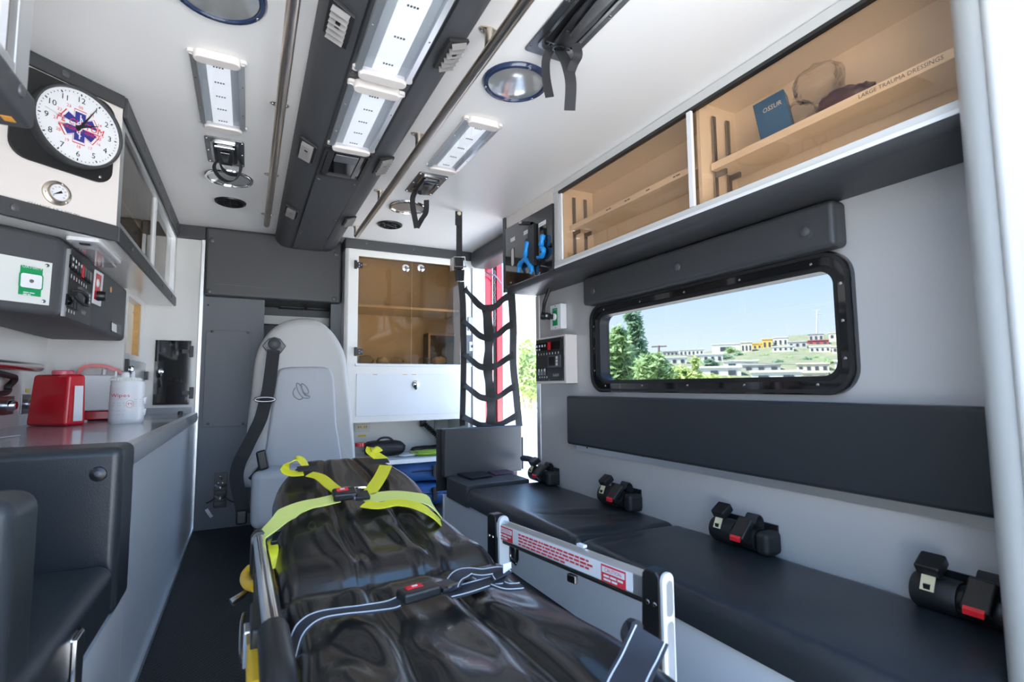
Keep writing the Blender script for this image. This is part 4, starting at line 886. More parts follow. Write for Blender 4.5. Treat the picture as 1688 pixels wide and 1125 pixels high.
tag(blob('dressing_pack', (c.x+.02, 3.74, sz+.001), .06, .04, .010, 'white_cool', None, 8, .3, fr=6), 'folded pale dressing inside the clear plastic pack', 'dressing')
c = at(708, 750, Y=3.72)
tag(blob('safety_vest', (c.x+.04, 3.76, sz+.001), .17, .1, .017, 'lime', None, 9, .3, fr=5), 'crumpled lime green safety vest on the open shelf', 'vest')
c = at(700, 745, Y=3.95)
tag(blob('strap_roll', (c.x+.05, 3.97, sz+.001), .16, .05, .022, 'black', None, 11, .2), 'flat black strap bundle behind the lime vest', 'bundle')
hx_ = at(701, 700, Y=4.0)
cd_ = thing('coiled_cord', 'black coiled cord hanging at the back of the open niche', 'cord', (hx_.x, 4.03, hx_.z))
bx('plug', (hx_.x-.03, hx_.x+.02), (4.03, 4.056), (hx_.z-.02, hx_.z+.04), 'black', cd_, bev=.004)
A0, A1 = V((hx_.x, 4.01, hx_.z)), at(724, 722, Y=3.97); d = (A1-A0); e1 = d.orthogonal().normalized(); e2 = d.normalized().cross(e1)
MB().tube([A0+d*(i/140)*1.3+(e1*cos(i*.55)+e2*sin(i*.55))*.016 for i in range(141)], .0055, 6).build('coil', 'black', cd_, smooth=True)
bx('cable_duct', (at(716, 700, Y=4.05).x, at(720, 700, Y=4.05).x), (4.03, 4.058), (sz+.05, cb-.002), 'frame_grey', fc)
for k, (z0_, hz_, sd_, l_) in enumerate(((.006, .082, 21, 'lower blue trauma bag under the open shelf'), (.176, .074, 22, 'upper blue trauma bag stacked under the open shelf'))):
    xb_ = at(712, 820, Y=3.72).x; t = thing('trauma_bag', l_, 'bag', (xb_, 3.80, z0_))
    blob('body', (xb_-.02, 3.80, z0_), .30, .16, hz_, 'blue_bag', t, sd_, .10, p=4.5, nu=36)
    tube('piping', cr([(xb_-.28, 3.655, z0_+hz_), (xb_-.1, 3.64, z0_+hz_*1.1), (xb_+.1, 3.64, z0_+hz_), (xb_+.25, 3.655, z0_+hz_)]), .005, 'rubber', t, 6)
    bx('buckle_strap', (xb_-.02, xb_+.012), (3.628, 3.645), (z0_+hz_*.5, z0_+hz_*1.6), 'rubber', t)
# contents behind the glass
for k, (px, py, s, m_) in enumerate(((604, 590, .07, 'bag_film'), (632, 592, .06, 'plastic_white'), (655, 594, .06, 'bag_film'), (700, 592, .06, 'bag_film'), (725, 590, .07, 'plastic_white'))):
    p = at(px, py, Y=3.80); tag(blob('supply_bag', (p.x, 3.82, gz0_-.003), s*.72, .06, s*.5, m_, None, 30+k, .35, fr=3.5), ['crumpled clear supply bag nearest the door hinges inside the glass cabinet', 'white wrapped roll next to the hinge-side bag inside the glass cabinet', 'clear supply bag just left of the middle of the glass cabinet', 'clear supply bag just right of the middle of the glass cabinet', 'white wrapped bundle at the door-side end of the glass cabinet'][k], 'bag')
p = at(706, 560, Y=3.9)
bxx = thing('supply_bin', 'dark supply box with pale frame inside the glass cabinet', 'box', (p.x+.15, 3.95, gz0_))
bx('box', (p.x, p.x+.30), (3.90, 4.03), (gz0_-.003, p.z+.05), 'bulk', bxx)
ringplate('frame', rrect((p.x+.15, 3.895, (gz0_+p.z+.05)/2), X_, Z_, .30, p.z+.05-gz0_, .005, 2), rrect((p.x+.15, 3.895, (gz0_+p.z+.05)/2), X_, Z_, .27, p.z+.02-gz0_, .005, 2), (0, .004, 0), 'cream', bxx)
# ================================================================== right side: bench, pads, cabinet
import mathutils.noise as MN
XW = XR-.002
ZB = .296
def pad(name, x, y, z, r, m, parent=None, f=None, nx_=28, ny=60):    # upholstered slab: rounded rim, sculpted top
    (x0_, x1_), (y0__, y1__), (z0_, z1_) = x, y, z; vs = []; fs = []
    def ease(n, a, b):
        c = [i/n for i in range(n+1)]; return [a+(b-a)*(.5-.5*cos(pi*t))*.45+(b-a)*t*.55 for t in c]
    xs, ys = ease(nx_, x0_, x1_), ease(ny, y0__, y1__)
    for yy in ys:
        for xx in xs:
            dx, dy = min(xx-x0_, x1_-xx), min(yy-y0__, y1__-yy); h = 0
            if dx < r: h += r-sqrt(max(0, r*r-(r-dx)**2))
            if dy < r: h += r-sqrt(max(0, r*r-(r-dy)**2))
            vs.append(V((xx, yy, max(z0_+.004, z1_-h+(f(xx, yy) if f else 0)))))
    W_ = nx_+1; fs = [(j*W_+i, j*W_+i+1, (j+1)*W_+i+1, (j+1)*W_+i) for j in range(ny) for i in range(nx_)]
    rim = [i for i in range(W_)]+[j*W_+nx_ for j in range(1, ny+1)]+[ny*W_+i for i in range(nx_-1, -1, -1)]+[j*W_ for j in range(ny-1, 0, -1)]
    b0 = len(vs)
    for i in rim: vs.append(V((vs[i].x, vs[i].y, z0_)))
    n = len(rim); fs += [(rim[i], rim[(i+1) % n], b0+(i+1) % n, b0+i) for i in range(n)]; fs.append(tuple(b0+i for i in range(n)))
    return mesh(name, vs, fs, m, parent, smooth=2)
def crease(xx, yy, a, b, depth, w):
    p = V((xx, yy)); a, b = V(a), V(b); d = b-a; t = max(0, min(1, (p-a).dot(d)/d.length_squared)); q = (p-a-d*t).length
    return -depth*math.exp(-(q/w)**2)*sin(pi*min(1, max(.02, t)))+depth*.6*math.exp(-((q-w*1.8)/w)**2)*sin(pi*min(1, max(.02, t)))
YM = 1.645
be = thing('squad_bench', 'long pale bench box with two dark vinyl seat cushions', 'bench', (1.35, 1.8, 0))
bx('box', (1.118, XW), (.50, 2.72), (.004, .205), 'basewhite', be)
bx('box_end', (1.118, 1.597), (2.721, 3.15), (.004, .185), 'basewhite', be, bev=.003)
bx('edge_trim', (1.110, 1.122), (3.135, 3.156), (.004, .185), 'alu', be)
pad('seat_cushion', (1.10, 1.594), (YM, 2.715), (.205, ZB), .03, 'vinyl_bench', be, lambda x, y: crease(x, y, (1.17, 2.08), (1.50, 1.86), .012, .03)+crease(x, y, (1.35, 1.92), (1.56, 1.80), .006, .02)+crease(x, y, (1.10, 1.70), (1.5, 1.68), .010, .03)+.004*MN.noise(V((x*5, y*4, 1)))-.010*math.exp(-((y-2.3)/.3)**2)*math.exp(-((x-1.3)/.12)**2))
pad('seat_cushion', (1.10, 1.594), (.50, YM-.004), (.205, ZB), .035, 'vinyl_bench', be, lambda x, y: .004*MN.noise(V((x*5, y*4, 5)))+crease(x, y, (1.12, 1.56), (1.4, 1.60), .008, .03))
p = at(848, 911, X=1.118)
la = MB().prism([p+V((0, a, b_)) for a, b_ in ((.04, -.045), (-.02, -.055), (-.045, -.02), (-.045, .03), (-.02, .05), (.04, .05))], -X_*.005).build('latch', 'black_gloss', be, bev=.002)
ringplate('latch_rim', rrect(p-X_*.008+Y_*.008, Y_, Z_, .055, .075, .006, 2), rrect(p-X_*.008+Y_*.008, Y_, Z_, .043, .062, .005, 2), (.003, 0, 0), 'chrome', la)
for dy, dz_ in ((.033, -.04), (-.025, -.042), (-.03, .035)): screw(p+V((-.005, dy, dz_)), -X_, .004, 'chrome', la)
# cup-holder box at the far end
zk = at(745, 790, X=1.10).z
kb = thing('bench_console', 'black console box with cup hole at the far end of the bench', 'console', (1.35, 2.9, .186))
bx('box', (1.10, 1.50), (2.722, 3.05), (.188, zk), 'vinyl', kb, bev=.008, seg=3)
c = at(847, 789, Z=zk); lathe('cup_hole', [(.040, 0), (.040, .0012), (.001, .0013)], c, Z_, 'black', kb, 28)
P = [at(752, 781, Z=zk), at(795, 791, Z=zk), at(812, 786, Z=zk), at(768, 776, Z=zk)]
q = [at(749, 782, Z=zk+.001), at(777, 792, Z=zk+.001), at(812, 787, Z=zk+.001), at(790, 777.5, Z=zk+.001)]
tag(MB().prism(q, Z_*.012).build('notebook', 'black', None, bev=.002), 'black notebook lying on the bench console box', 'notebook')
q = [at(803, 778, Z=zk+.001), at(816, 785, Z=zk+.001), at(850, 781, Z=zk+.001), at(833, 775, Z=zk+.001)]
gr_ = thing('clip_tray', 'dark flat clip tray with corner screws beside the notebook', 'tray', sum(q, V((0, 0, 0)))/4)
MB().prism(q, Z_*.007).build('plate', 'pouch', gr_, bev=.001)
for p in q: screw(p*.9+sum(q, V((0, 0, 0)))/4*.1+Z_*.007, Z_, .005, 'chrome', gr_)
# end backrest
zt = at(790, 705, Y=3.05).z
eb = thing('bench_end_pad', 'upright grey vinyl pad closing the far end of the bench', 'pad', (1.36, 3.08, zk))
xA, xB_ = at(733, 760, Y=3.05).x, at(861, 740, Y=3.05).x
bx('pad', (xA, xB_), (3.052, 3.125), (zk-.01, zt), 'vinyl', eb, bev=.012, seg=4)
bx('back_board', (xA-.022, xB_), (3.126, 3.145), (zk-.10, zt-.006), 'black', eb)
bx('side_strap', (xB_+.002, xB_+.012), (3.06, 3.12), (zk, zt-.08), 'webbing', eb)
# long backrest on the wall
zA, zBk = .805, .548
lb_ = thing('wall_pad', 'long dark vinyl backrest under the window on the wall', 'backrest', (1.56, 1.4, zBk))
yl = at(933, 690, X=1.535).y
bx('pad', (1.535, XW-.004), (.47, yl), (zBk, zA), 'vinyl_bench', lb_, bev=.014, seg=4)
bx('mount_rail', (XW-.012, XW), (.47, yl-.02), (zBk-.035, zBk+.004), 'alu', lb_)
for px, py in ((968, 738), (1060, 752), (1185, 771), (1371, 803)): screw(at(px, py, X=XW-.012), -X_, .006, 'black', lb_)
# padded bar above the window
hy0, hy1 = at(1376, 372, X=1.53).y, at(961, 487, X=1.53).y; hz0, hz1 = at(1115, 457, X=1.53).z, at(1115, 424, X=1.53).z
hz1 = (at(1376, 352, X=1.525).z+at(963, 471, X=1.525).z)/2; hz0 = (at(1376, 408, X=1.525).z+at(966, 504, X=1.525).z)/2; hz1 = 1.411; hz0 = 1.268
hb = thing('head_bumper', 'dark buttoned vinyl head bumper directly above the window', 'pad', (1.56, 1.6, hz0))
bx('pad', (1.525, XW), (hy0, hy1), (hz0, hz1), 'vinyl', hb, bev=.018, seg=4)
for px, py in ((978, 480), (1117, 441), (1328, 382)):
    p = at(px, py, X=1.525); lathe('button_dimple', [(.03, -.001), (.02, .0015), (.012, .0005), (.001, .0)], p, -X_, 'vinyl', hb, 16); screw(p-X_*.001, -X_, .016, 'button', hb, name='button')
# seat belt retractors along the wall
def retractor(px, py, label, two=True, Xc=1.552, zc=None):
    c = at(px, py, X=Xc); y = c.y; z = ZB+.043
    t = thing('belt_retractor', label, 'seat belt', (Xc, y, ZB))
    lathe('housing', [(.040, 0), (.043, .006), (.043, .09), (.040, .096)], (Xc, y+.10, z), -Y_, 'rubber', t, 20)
    lathe('housing', [(.036, 0), (.038, .006), (.038, .08), (.036, .086)], (Xc, y+.004, z-.002), -Y_, 'black', t, 20)
    bx('end_block', (Xc-.035, XW), (y-.135, y-.084), (ZB+.001, z+.035), 'rubber', t, bev=.018, seg=4)
    bx('mount_plate', (XW-.006, XW), (y-.12, y+.09), (ZB+.002, z+.05), 'black', t)
    b1 = obx('tongue_body', V((Xc-.03, y+.03, z+.042)), V((.045, 0, .03)), V((0, .055, 0)), V((-.016, 0, .026)), 'black', t, bev=.006, seg=3)
    obx('tongue', V((Xc-.046, y+.042, z+.012)), V((.020, 0, .044)), V((0, .03, 0)), V((-.002, 0, .001)), 'beige', b1)
    bx('tongue_slot', (Xc-.047, Xc-.040), (y+.05, y+.064), (z+.016, z+.028), 'black', b1)
    b2_ = obx('buckle', V((Xc-.062, y-.075, z-.006)), V((.055, 0, .06)), V((0, .055, 0)), V((-.018, 0, .016)), 'black', t, bev=.006, seg=3)
    obx('release_button', V((Xc-.082, y-.068, z-.002)), V((.006, 0, .006)), V((0, .04, 0)), V((-.0, 0, .012)), 'red_lens', b2_)
    ribbon('belt_loop', cr([V((Xc-.005, y-.047, z+.05)), V((Xc+.015, y-.047, z+.075)), V((Xc+.036, y-.047, z+.06)), V((XW-.006, y-.047, z+.02))]), Y_, .045, 'webbing', t, .003)
    return t
retractor(1016, 800, 'black seat belt retractor at the first cushion, on the wall side of the bench')
retractor(1218, 862, 'black seat belt retractor on the wall beyond the cushion seam, with upright gold tongue')
retractor(1588, 960, 'black seat belt retractor tucked behind the rear door post')
r0 = retractor(893, 775, 'black seat belt retractor beside the bench console box')
tube('belt', cr([at(862, 756, X=1.60), at(872, 757, X=1.58), at(884, 762, X=1.56)]), .02, 'webbing', r0, 6)
# ---------------------------------------------------------------- overhead cabinet with tinted sliding doors
zr0, zr1 = at(1137, 358, X=XC).z, at(1137, 343, X=XC).z
zt1 = 1.842
yA, yM, yBk = .46, at(1133, 265, X=XC).y, at(921, 372, X=XC).y
oh = thing('overhead_cabinet', 'long white overhead cabinet with tan tinted sliding doors above the window', 'cabinet', (1.49, 1.4, 1.42))
sh_ = MB().box((XC+.03, XW), (yA, 2.76), (ZC-.014, ZC-.002)).box((XC+.03, XW), (yA, 2.76), (1.455, 1.472)).box((XW-.012, XW), (yA, 2.76), (1.472, ZC-.014)).box((XC+.03, XW-.012), (yA, yA+.015), (1.472, ZC-.014)).box((XC+.03, XW-.012), (yM-.035, yM-.02), (1.472, ZC-.014)).box((XC+.03, XW-.012), (yBk+.002, yBk+.02), (1.472, ZC-.014)).box((XC+.03, XW-.012), (2.74, 2.76), (1.455, ZC-.014))
sh_.build('carcass', 'tan_liner_and_cast', oh)  # white interior; tan cast of light through the doors put into its colour
MB().box((XC, XC+.03), (yA, yBk+.05), (zt1, ZC-.002)).box((XC, XC+.03), (yA, yBk+.05), (zr0, zr1)).box((XC, XC+.03), (yBk, yBk+.05), (zr1, zt1)).build('face_frame', 'frame_grey', oh, bev=.002)
bx('drip_strip', (XC-.006, XC), (yA, yBk+.05), (zr0-.001, zr0+.010), 'plastic_white', oh)
bx('door_track', (XC-.001, XC+.02), (yA, yBk), (zt1-.012, zt1), 'black', oh)
MB().box((XC, XC+.02), (yBk+.05, 2.765), (1.46, ZC-.002)).build('end_panel', 'cream', oh)
for k, (ya, yb, xo) in enumerate(((yM-.03, yBk, .006), (yA, yM+.01, .014))):
    d = bx('sliding_door', (XC+xo, XC+xo+.004), (ya, yb), (zr1, zt1-.010), 'smoked', oh)
    e = (ya, ya+.022) if k == 0 else (yb-.005, yb)
    bx('door_pull', (XC+xo-.010, XC+xo), (ya+.004, ya+.024) if k == 0 else (yb-.03, yb-.026), (zr1, zt1-.012), 'plastic_white', d)
bx('door_stop', (XC-.002, XC+.006), (yBk-.03, yBk-.012), (zr1, zt1-.02), 'plastic_white', oh)
# dark valance underneath
vz = 1.418
MB().prism([(XC-.004, .46, zr0), (XC-.004, .46, vz+.03), (XC+.004, .46, vz+.012), (XC+.022, .46, vz), (XW, .46, vz), (XW, .46, 1.455), (XC+.03, .46, 1.455)], (0, 2.31, 0)).build('valance', 'vinyl', oh, smooth=2)
bx('end_edge', (XC-.012, XC+.004), (2.745, 2.775), (vz+.004, at(831, 357, X=XC).z), 'vinyl', oh, bev=.003)
# shelves and standards
for k, (ya, yb, px, py, s) in enumerate(((yA+.02, yM-.04, 1170, 272, 'LARGE TRAUMA DRESSINGS'), (yM-.015, yBk-.002, 1050, 318, 'ABD PADS'))):
    z = at(px, py, X=XC+.06).z-.012
    sf = bx('shelf', (XC+.06, XW-.014), (ya+.01, yb-.01), (z-.012, z+.014), 'tan_liner_and_cast', oh, bev=.002)
    if k == 0: text('lettering', s, V((XC+.0595, at(1480, 118, X=XC+.06).y, z+.001)), -Y_, Z_, .016, 'bulk', sf, fit=.19)
    else:
        for px_, py_ in ((1118, 294), (1072, 316), (1036, 333), (1005, 347)): printlines('print', V((XC+.0595, at(px_, py_, X=XC+.06).y, z+.001)), -Y_, Z_, .05, 1, .01, .005, 'bulk', sf, px_)
    for xx in (XC+.09, XC+.16): bx('shelf_standard', (xx-.008, xx+.008), (yb-.008, yb-.001), (1.475, ZC-.06), 'darksteel', oh)
    for xx in (XC+.09, XC+.16): obx('shelf_clip', V((xx-.005, yb-.05, z-.03)), X_*.01, Y_*.045, Z_*.018, 'darksteel', oh)
tube('gas_strut', [at(924, 330, X=XC+.04), at(927, 352, X=XC+.04), at(930, 368, X=XC+.04)], [.008, .008, .004], 'black', oh)
bx('sticker', (XC+.05, XC+.10), (yBk-.003, yBk-.001), (1.49, 1.53), 'beige', oh)
# packages on the shelf
z_s = at(1170, 272, X=XC+.06).z+.003
yb_ = at(1280, 170, X=XC+.10).y
pk = thing('blue_package', 'blue boxed package behind the tinted doors', 'package', (XC+.12, yb_, z_s))
obx('box', V((XC+.085, yb_-.06, z_s)), V((0, .11, 0)), V((.05, .02, 0)), V((.0, .025, .14)), 'blue_box', pk, bev=.002)
text('lettering', 'OSSUR', V((XC+.0845, yb_+.005, z_s+.10)), -Y_, Z_, .022, 'plastic_white', pk)
for k, (px, py, rx, m_, lab) in enumerate(((1308, 127, .055, 'bag_film', 'clear plastic mask bag beside the blue package'), (1385, 118, .075, 'pouch', 'dark purple pouch behind the tinted doors'), (1340, 105, .07, 'bag_film', 'clear film wrapper on top of the dark pouch'))):
    p = at(px, py, X=XC+.13); tag(blob('supply_pouch', (XC+.145, p.y, z_s if k != 2 else z_s+.085), .05, rx, .05 if k != 1 else .035, m_, None, 50+k, .35, fr=4), lab, 'pouch')
# ---------------------------------------------------------------- glove dispenser
def gp_(px, py, off=0): return at(px, py, X=XC-off)
gd = thing('glove_dispenser', 'glossy black glove dispenser with three slots on the cabinet end', 'dispenser', (XC-.03, 2.5, 1.46))
MB().prism([gp_(833, 378, .018), gp_(910, 335, .018), gp_(910.5, 446, .018), gp_(834, 473, .018)], X_*.014).build('front', 'black_gloss', gd, bev=.002)
for k, (px, py, lx, ly, s) in enumerate(((845, 424, 845, 395, 'SMALL'), (868, 410, 867, 383, 'LARGE'), (893.6, 397, 893.5, 369, 'X-LARGE'))):
    c = gp_(px, py, .0195)
    MB().prism(rrect(c, Y_, Z_, .034, .105, .016, 6), X_*.001).build('slot', 'black' if k else 'cream', gd)
    ringplate('slot_rim', rrect(c-X_*.001, Y_, Z_, .040, .111, .019, 6), rrect(c-X_*.001, Y_, Z_, .034, .105, .016, 6), (.002, 0, 0), 'black', gd)
    lc_ = gp_(lx, ly, .0195); w_ = .055 if k < 2 else .075
    b_ = MB().obox(lc_+V((0, -w_/2, -.011)), Y_*w_, X_*.001, Z_*.022).build('label', 'plastic_white', gd)
    printlines('print', lc_-X_*.0004, -Y_, Z_, w_*.6, 1, .01, .004, 'frame_grey', b_, k)
bx('divider_strap', (XC-.032, XC-.018), (gp_(884, 400, .018).y, gp_(874, 400, .018).y), (gp_(878, 440, .018).z, gp_(878, 372, .018).z), 'black', gd)
bx('base', (XC-.018, XC-.005), (gp_(910, 446, .018).y, 2.764), (vz+.026, gp_(872, 458, .018).z-.004), 'vinyl', gd, bev=.003)
lathe('knob', [(.012, 0), (.012, .04), (.008, .045), (.001, .046)], gp_(874, 369, .023), V((-.8, .6, .1)), 'black', gd, 14)
lathe('knob_tip', [(.011, .046), (.011, .062), (.001, .063)], gp_(874, 369, .023), V((-.8, .6, .1)), 'steel', gd, 14)
for px, py in ((843, 466), (890, 450)):
    p = gp_(px, py, .018); obx('catch', p+V((-.012, -.016, -.008)), X_*.008, Y_*.02, Z_*.010, 'darksteel', gd, bev=.003)
def glove(pts, rs, lab):
    P_ = cr([gp_(x, y, .032+.006*(i % 2)) for i, (x, y) in enumerate(pts)], 4)
    m = MB(); n = len(P_); m.tube(P_, [max(.003, rs*(.85+.14*sin(i*1.3)+.10*sin(i*2.9))*(1 if i < n-3 else .6)) for i in range(n)], 8)
    return m
g1 = thing('glove', 'blue nitrile glove drooping from the middle dispenser slot', 'glove', gp_(866, 446, .06))
glove([(870, 399), (867, 412), (866, 424), (866, 431)], .016, '').build('cuff', 'blue_glove', g1, smooth=True)
glove([(867, 428), (860, 432), (856, 440), (855, 449)], .015, '').build('fingers', 'blue_glove', g1, smooth=True)
glove([(867, 428), (872, 436), (877, 444), (874, 452)], .015, '').build('fingers', 'blue_glove', g1, smooth=True)
g2 = thing('glove', 'blue nitrile glove bunched in the wide-label dispenser slot', 'glove', gp_(893, 426, .06))
glove([(895, 388), (893, 398), (892, 406), (896, 414), (893, 422), (886, 425)], .016, '').build('body', 'blue_glove', g2, smooth=True)
# oxygen outlet and hose on the wall
ow = thing('wall_oxygen_outlet', 'green oxygen outlet in a white box with black hose', 'outlet', (XW, at(917, 525, X=XW).y, at(917, 545, X=XW).z))
ya_, yb__ = at(928, 525, X=XW).y, at(907, 525, X=XW-.05).y
o0, o1 = at(924, 500, X=XW-.04), at(907, 545, X=XW-.04)
bx('box', (XW-.04, XW), (o0.y, o1.y), (o1.z, o0.z), 'plastic_white', ow, bev=.004)
oc2 = V((XW-.041, (o0.y+o1.y)/2, (o0.z+o1.z)/2))
gl = bx('outlet_face', (XW-.044, XW-.04), (oc2.y-.024, oc2.y+.024), (oc2.z-.05, oc2.z+.05), 'green', ow)
lathe('socket', [(.02, 0), (.02, .008), (.012, .012), (.001, .0125)], oc2-X_*.003, -X_, 'plastic_white', ow, 20)
text('lettering', 'OXYGEN', oc2+V((-.0034, 0, .04)), -Y_, Z_, .009, 'plastic_white', gl)
cn = oc2+V((-.01, .0, 0)); e_ = at(893, 521, X=XW-.10)
lathe('connector', [(.014, 0), (.014, .02), (.020, .022), (.020, .05), (.022, .052), (.022, .072), (.001, .073)], cn, e_-cn, 'rubber', ow, 18)
lathe('collar', [(.0215, .03), (.0225, .03), (.0225, .042), (.0215, .042)], cn, e_-cn, 'chrome', ow, 18)
hp = [e_+V((.01, 0, .01)), at(896, 512, X=XW-.09), at(897, 502, X=XW-.08), at(900, 492, X=XW-.07), V((XW-.06, at(906, 486, X=XW-.06).y, vz))]
tube('hose', cr(hp), .011, 'rubber', ow); lathe('hose_barb', [(.008, 0), (.012, .004), (.008, .012), (.011, .018), (.008, .03)], e_+V((.01, 0, .012)), Z_, 'chrome', ow, 12)
for dz_ in (.062, -.062): screw(oc2+V((.001, 0, dz_)), -X_, .004, 'darksteel', ow)
# switch box on the wall
XS = XW-.075
P0, P1 = at(932, 551, X=XS), at(884, 633, X=XS)
sbx = thing('switch_box', 'white wall box with black switch panel beside the window', 'switch panel', (XW, (P0.y+P1.y)/2, P1.z))
bx('box', (XS, XW), (P0.y, P1.y), (P1.z, P0.z), 'cream', sbx, bev=.003)
A_, B_, C_, D_ = at(885, 561, X=XS-.001), at(929.5, 556, X=XS-.001), at(930, 628, X=XS-.001), at(885, 628, X=XS-.001)
A_.z = B_.z = (A_.z+B_.z)/2; D_.z = C_.z
def fr_(u, v): return (A_*(1-u)+B_*u)*(1-v)+(D_*(1-u)+C_*u)*v
sp2 = quad('panel', [A_, B_, C_, D_], -X_, .005, 'black', sbx)
def f2(u, v): return fr_(u, v)-X_*.005
switches(sp2, f2, -X_, [(.03, .09, .115, 8, .10, .18, ['black_gloss', 'black_gloss', 'black_gloss', 'black_gloss', 'red_lens', 'black_gloss', 'black_gloss', 'black_gloss'], 'rocker_switch', .008)])
switches(sp2, lambda u, v: f2(u, v)-X_*.0082, -X_, [(.055, .13, .105, 4, .045, .055, 'plastic_white', 'legend', .0004), (.055, .22, .105, 2, .045, .04, 'plastic_white', 'legend', .0004)])
switches(sp2, f2, -X_, [(.09, .33, .105, 8, .022, .05, 'plate', 'legend', .0006), (.13, .89, .09, 4, .035, .035, 'plate', 'legend', .0006), (.12, .69, .105, 3, .09, .17, 'black_gloss', 'rocker_switch', .008)])
switches(sp2, lambda u, v: f2(u, v)-X_*.0082, -X_, [(.14, .71, .105, 3, .045, .06, 'plate', 'legend', .0004)])
ds2 = quad('display', [f2(.5, .41), f2(.93, .41), f2(.93, .69), f2(.5, .69)], -X_, .010, 'button', sp2)
quad('screen', [f2(.55, .44)-X_*.01, f2(.76, .44)-X_*.01, f2(.76, .65)-X_*.01, f2(.55, .65)-X_*.01], -X_, .0006, 'screen', ds2)
for i in range(3): quad('key', [f2(.80, .44+.075*i)-X_*.01, f2(.86, .44+.075*i)-X_*.01, f2(.86, .50+.075*i)-X_*.01, f2(.80, .50+.075*i)-X_*.01], -X_, .0008, 'plate', ds2)
text('lettering', 'PL CUSTOM', f2(.75, .855)-X_*.0004, -Y_, Z_, .012, 'plate', sp2, fit=.06)
text('lettering', 'EMERGENCY', f2(.75, .885)-X_*.0004, -Y_, Z_, .009, 'plate', sp2, fit=.06)
for u, v in ((.03, .97), (.5, .97), (.97, .97), (.97, .03)): screw(f2(u, v), -X_, .004, 'darksteel', sp2)
# ================================================================== stretcher
TH = .2415; CB, SB = cos(TH), sin(TH)
YH, ZM = 1.30, .40
NB_ = V((0, -SB, CB)); PB = V((0, YH, ZM))
def onb(px, py, lift=.0): return atp(px, py, PB+NB_*lift, NB_)
def onm(px, py, lift=.0): return at(px, py, Z=ZM+lift)
SR = thing('stretcher', 'ambulance stretcher with black vinyl mattress and aluminium side rails', 'stretcher', (.35, 1.3, 0))
# mattress
NS, NT = 150, 72; vs = []; fs = []
S0, S1 = -.86, .84                        # metres along, from the foot (-) to the head (+), 0 at the fold
def halfw(s):
    if s <= 0: return .275+.012*sin(s*9)
    w_ = .275-.034*min(1, s/.35)
    if s > .50: w_ *= 1-.50*((s-.50)/.34)**2.0
    return w_
def mtop(s, t):
    x = t*halfw(s); h = 0
    h -= .026*math.exp(-(s/.022)**2)*(1-.35*t*t)
    h += .010*math.exp(-((abs(s)-.075)/.05)**2)
    for c0 in (-.34, .34):
        dd = t-c0-(.05*sin(s*5) if s > 0 else .0)
        h -= .013*math.exp(-(dd/.045)**2)
        h += .005*math.exp(-((abs(dd)-.16)/.08)**2)
    for (a, b, dpt, w_) in (((.02, -.30), (.30, -.52), .020, .055), ((.02, -.36), (.34, -.30), .012, .05), ((.02, .33), (.36, .18), .016, .05), ((.02, .36), (.28, .66), .022, .06), ((.30, .35), (.55, .55), .012, .05), ((-.03, .36), (-.30, .75), .018, .06), ((-.05, -.36), (-.2, -.7), .014, .06), ((-.22, -.62), (-.40, -.25), .020, .07), ((-.28, .45), (-.5, .85), .016, .06), ((-.45, -.15), (-.62, .35), .014, .07), ((-.4, -.7), (-.62, -.45), .016, .06), ((.36, -.62), (.6, -.35), .012, .05)):
        p = V((s, t*.5)); A = V((a[0], a[1]*.5)); B = V((b[0], b[1]*.5)); d = B-A; k = max(0, min(1, (p-A).dot(d)/d.length_squared)); q = (p-A-d*k).length
        h += dpt*.5*math.exp(-(q/w_)**2)*(1-k*.7)-dpt*.3*math.exp(-((q-w_*1.2)/(w_*.6))**2)*(1-k)
    h += .005*MN.noise(V((s*3.5, t*1.6, 3.1)))+.0008*MN.noise(V((s*14, t*5, 8)))
    h -= .012*math.exp(-((t)/.3)**2) if False else 0
    return h*(1-.72*max(0, min(1, (s-.30)/.4)))
for i in range(NS+1):
    s = S0+(S1-S0)*i/NS
    for j in range(NT+1):
        t = -1+2*j/NT; w_ = halfw(s)
        e = max(0, abs(t)*w_-(w_-.045)); h = mtop(s, t)-(.045-sqrt(max(0, .045**2-e*e)))
        e2 = max(0, s-(S1-.05)); h -= .05-sqrt(max(0, .05**2-min(.05, e2)**2))
        e3 = max(0, (S0+.05)-s); h -= .05-sqrt(max(0, .05**2-min(.05, e3)**2))
        xc = .352+(-.030*min(1, max(0, s)/.3) if s > 0 else -.012*s)
        bl = 1/(1+math.exp(-s/.02))
        base = V((xc+t*w_, YH+s*(CB if s > 0 else 1), ZM+(SB*s if s > 0 else 0)))
        nrm = NB_ if s > 0 else Z_
        vs.append(base+nrm*h)
W_ = NT+1
fs = [(i*W_+j, i*W_+j+1, (i+1)*W_+j+1, (i+1)*W_+j) for i in range(NS) for j in range(NT)]
rim = [j for j in range(W_)]+[i*W_+NT for i in range(1, NS+1)]+[NS*W_+j for j in range(NT-1, -1, -1)]+[i*W_ for i in range(NS-1, 0, -1)]
b0 = len(vs); n = len(rim)
for i in rim: vs.append(vs[i]-(NB_ if vs[i].y > YH else Z_)*.055)
fs += [(rim[i], rim[(i+1) % n], b0+(i+1) % n, b0+i) for i in range(n)]
MT = mesh('mattress', vs, fs, 'mattress', SR, smooth=True)
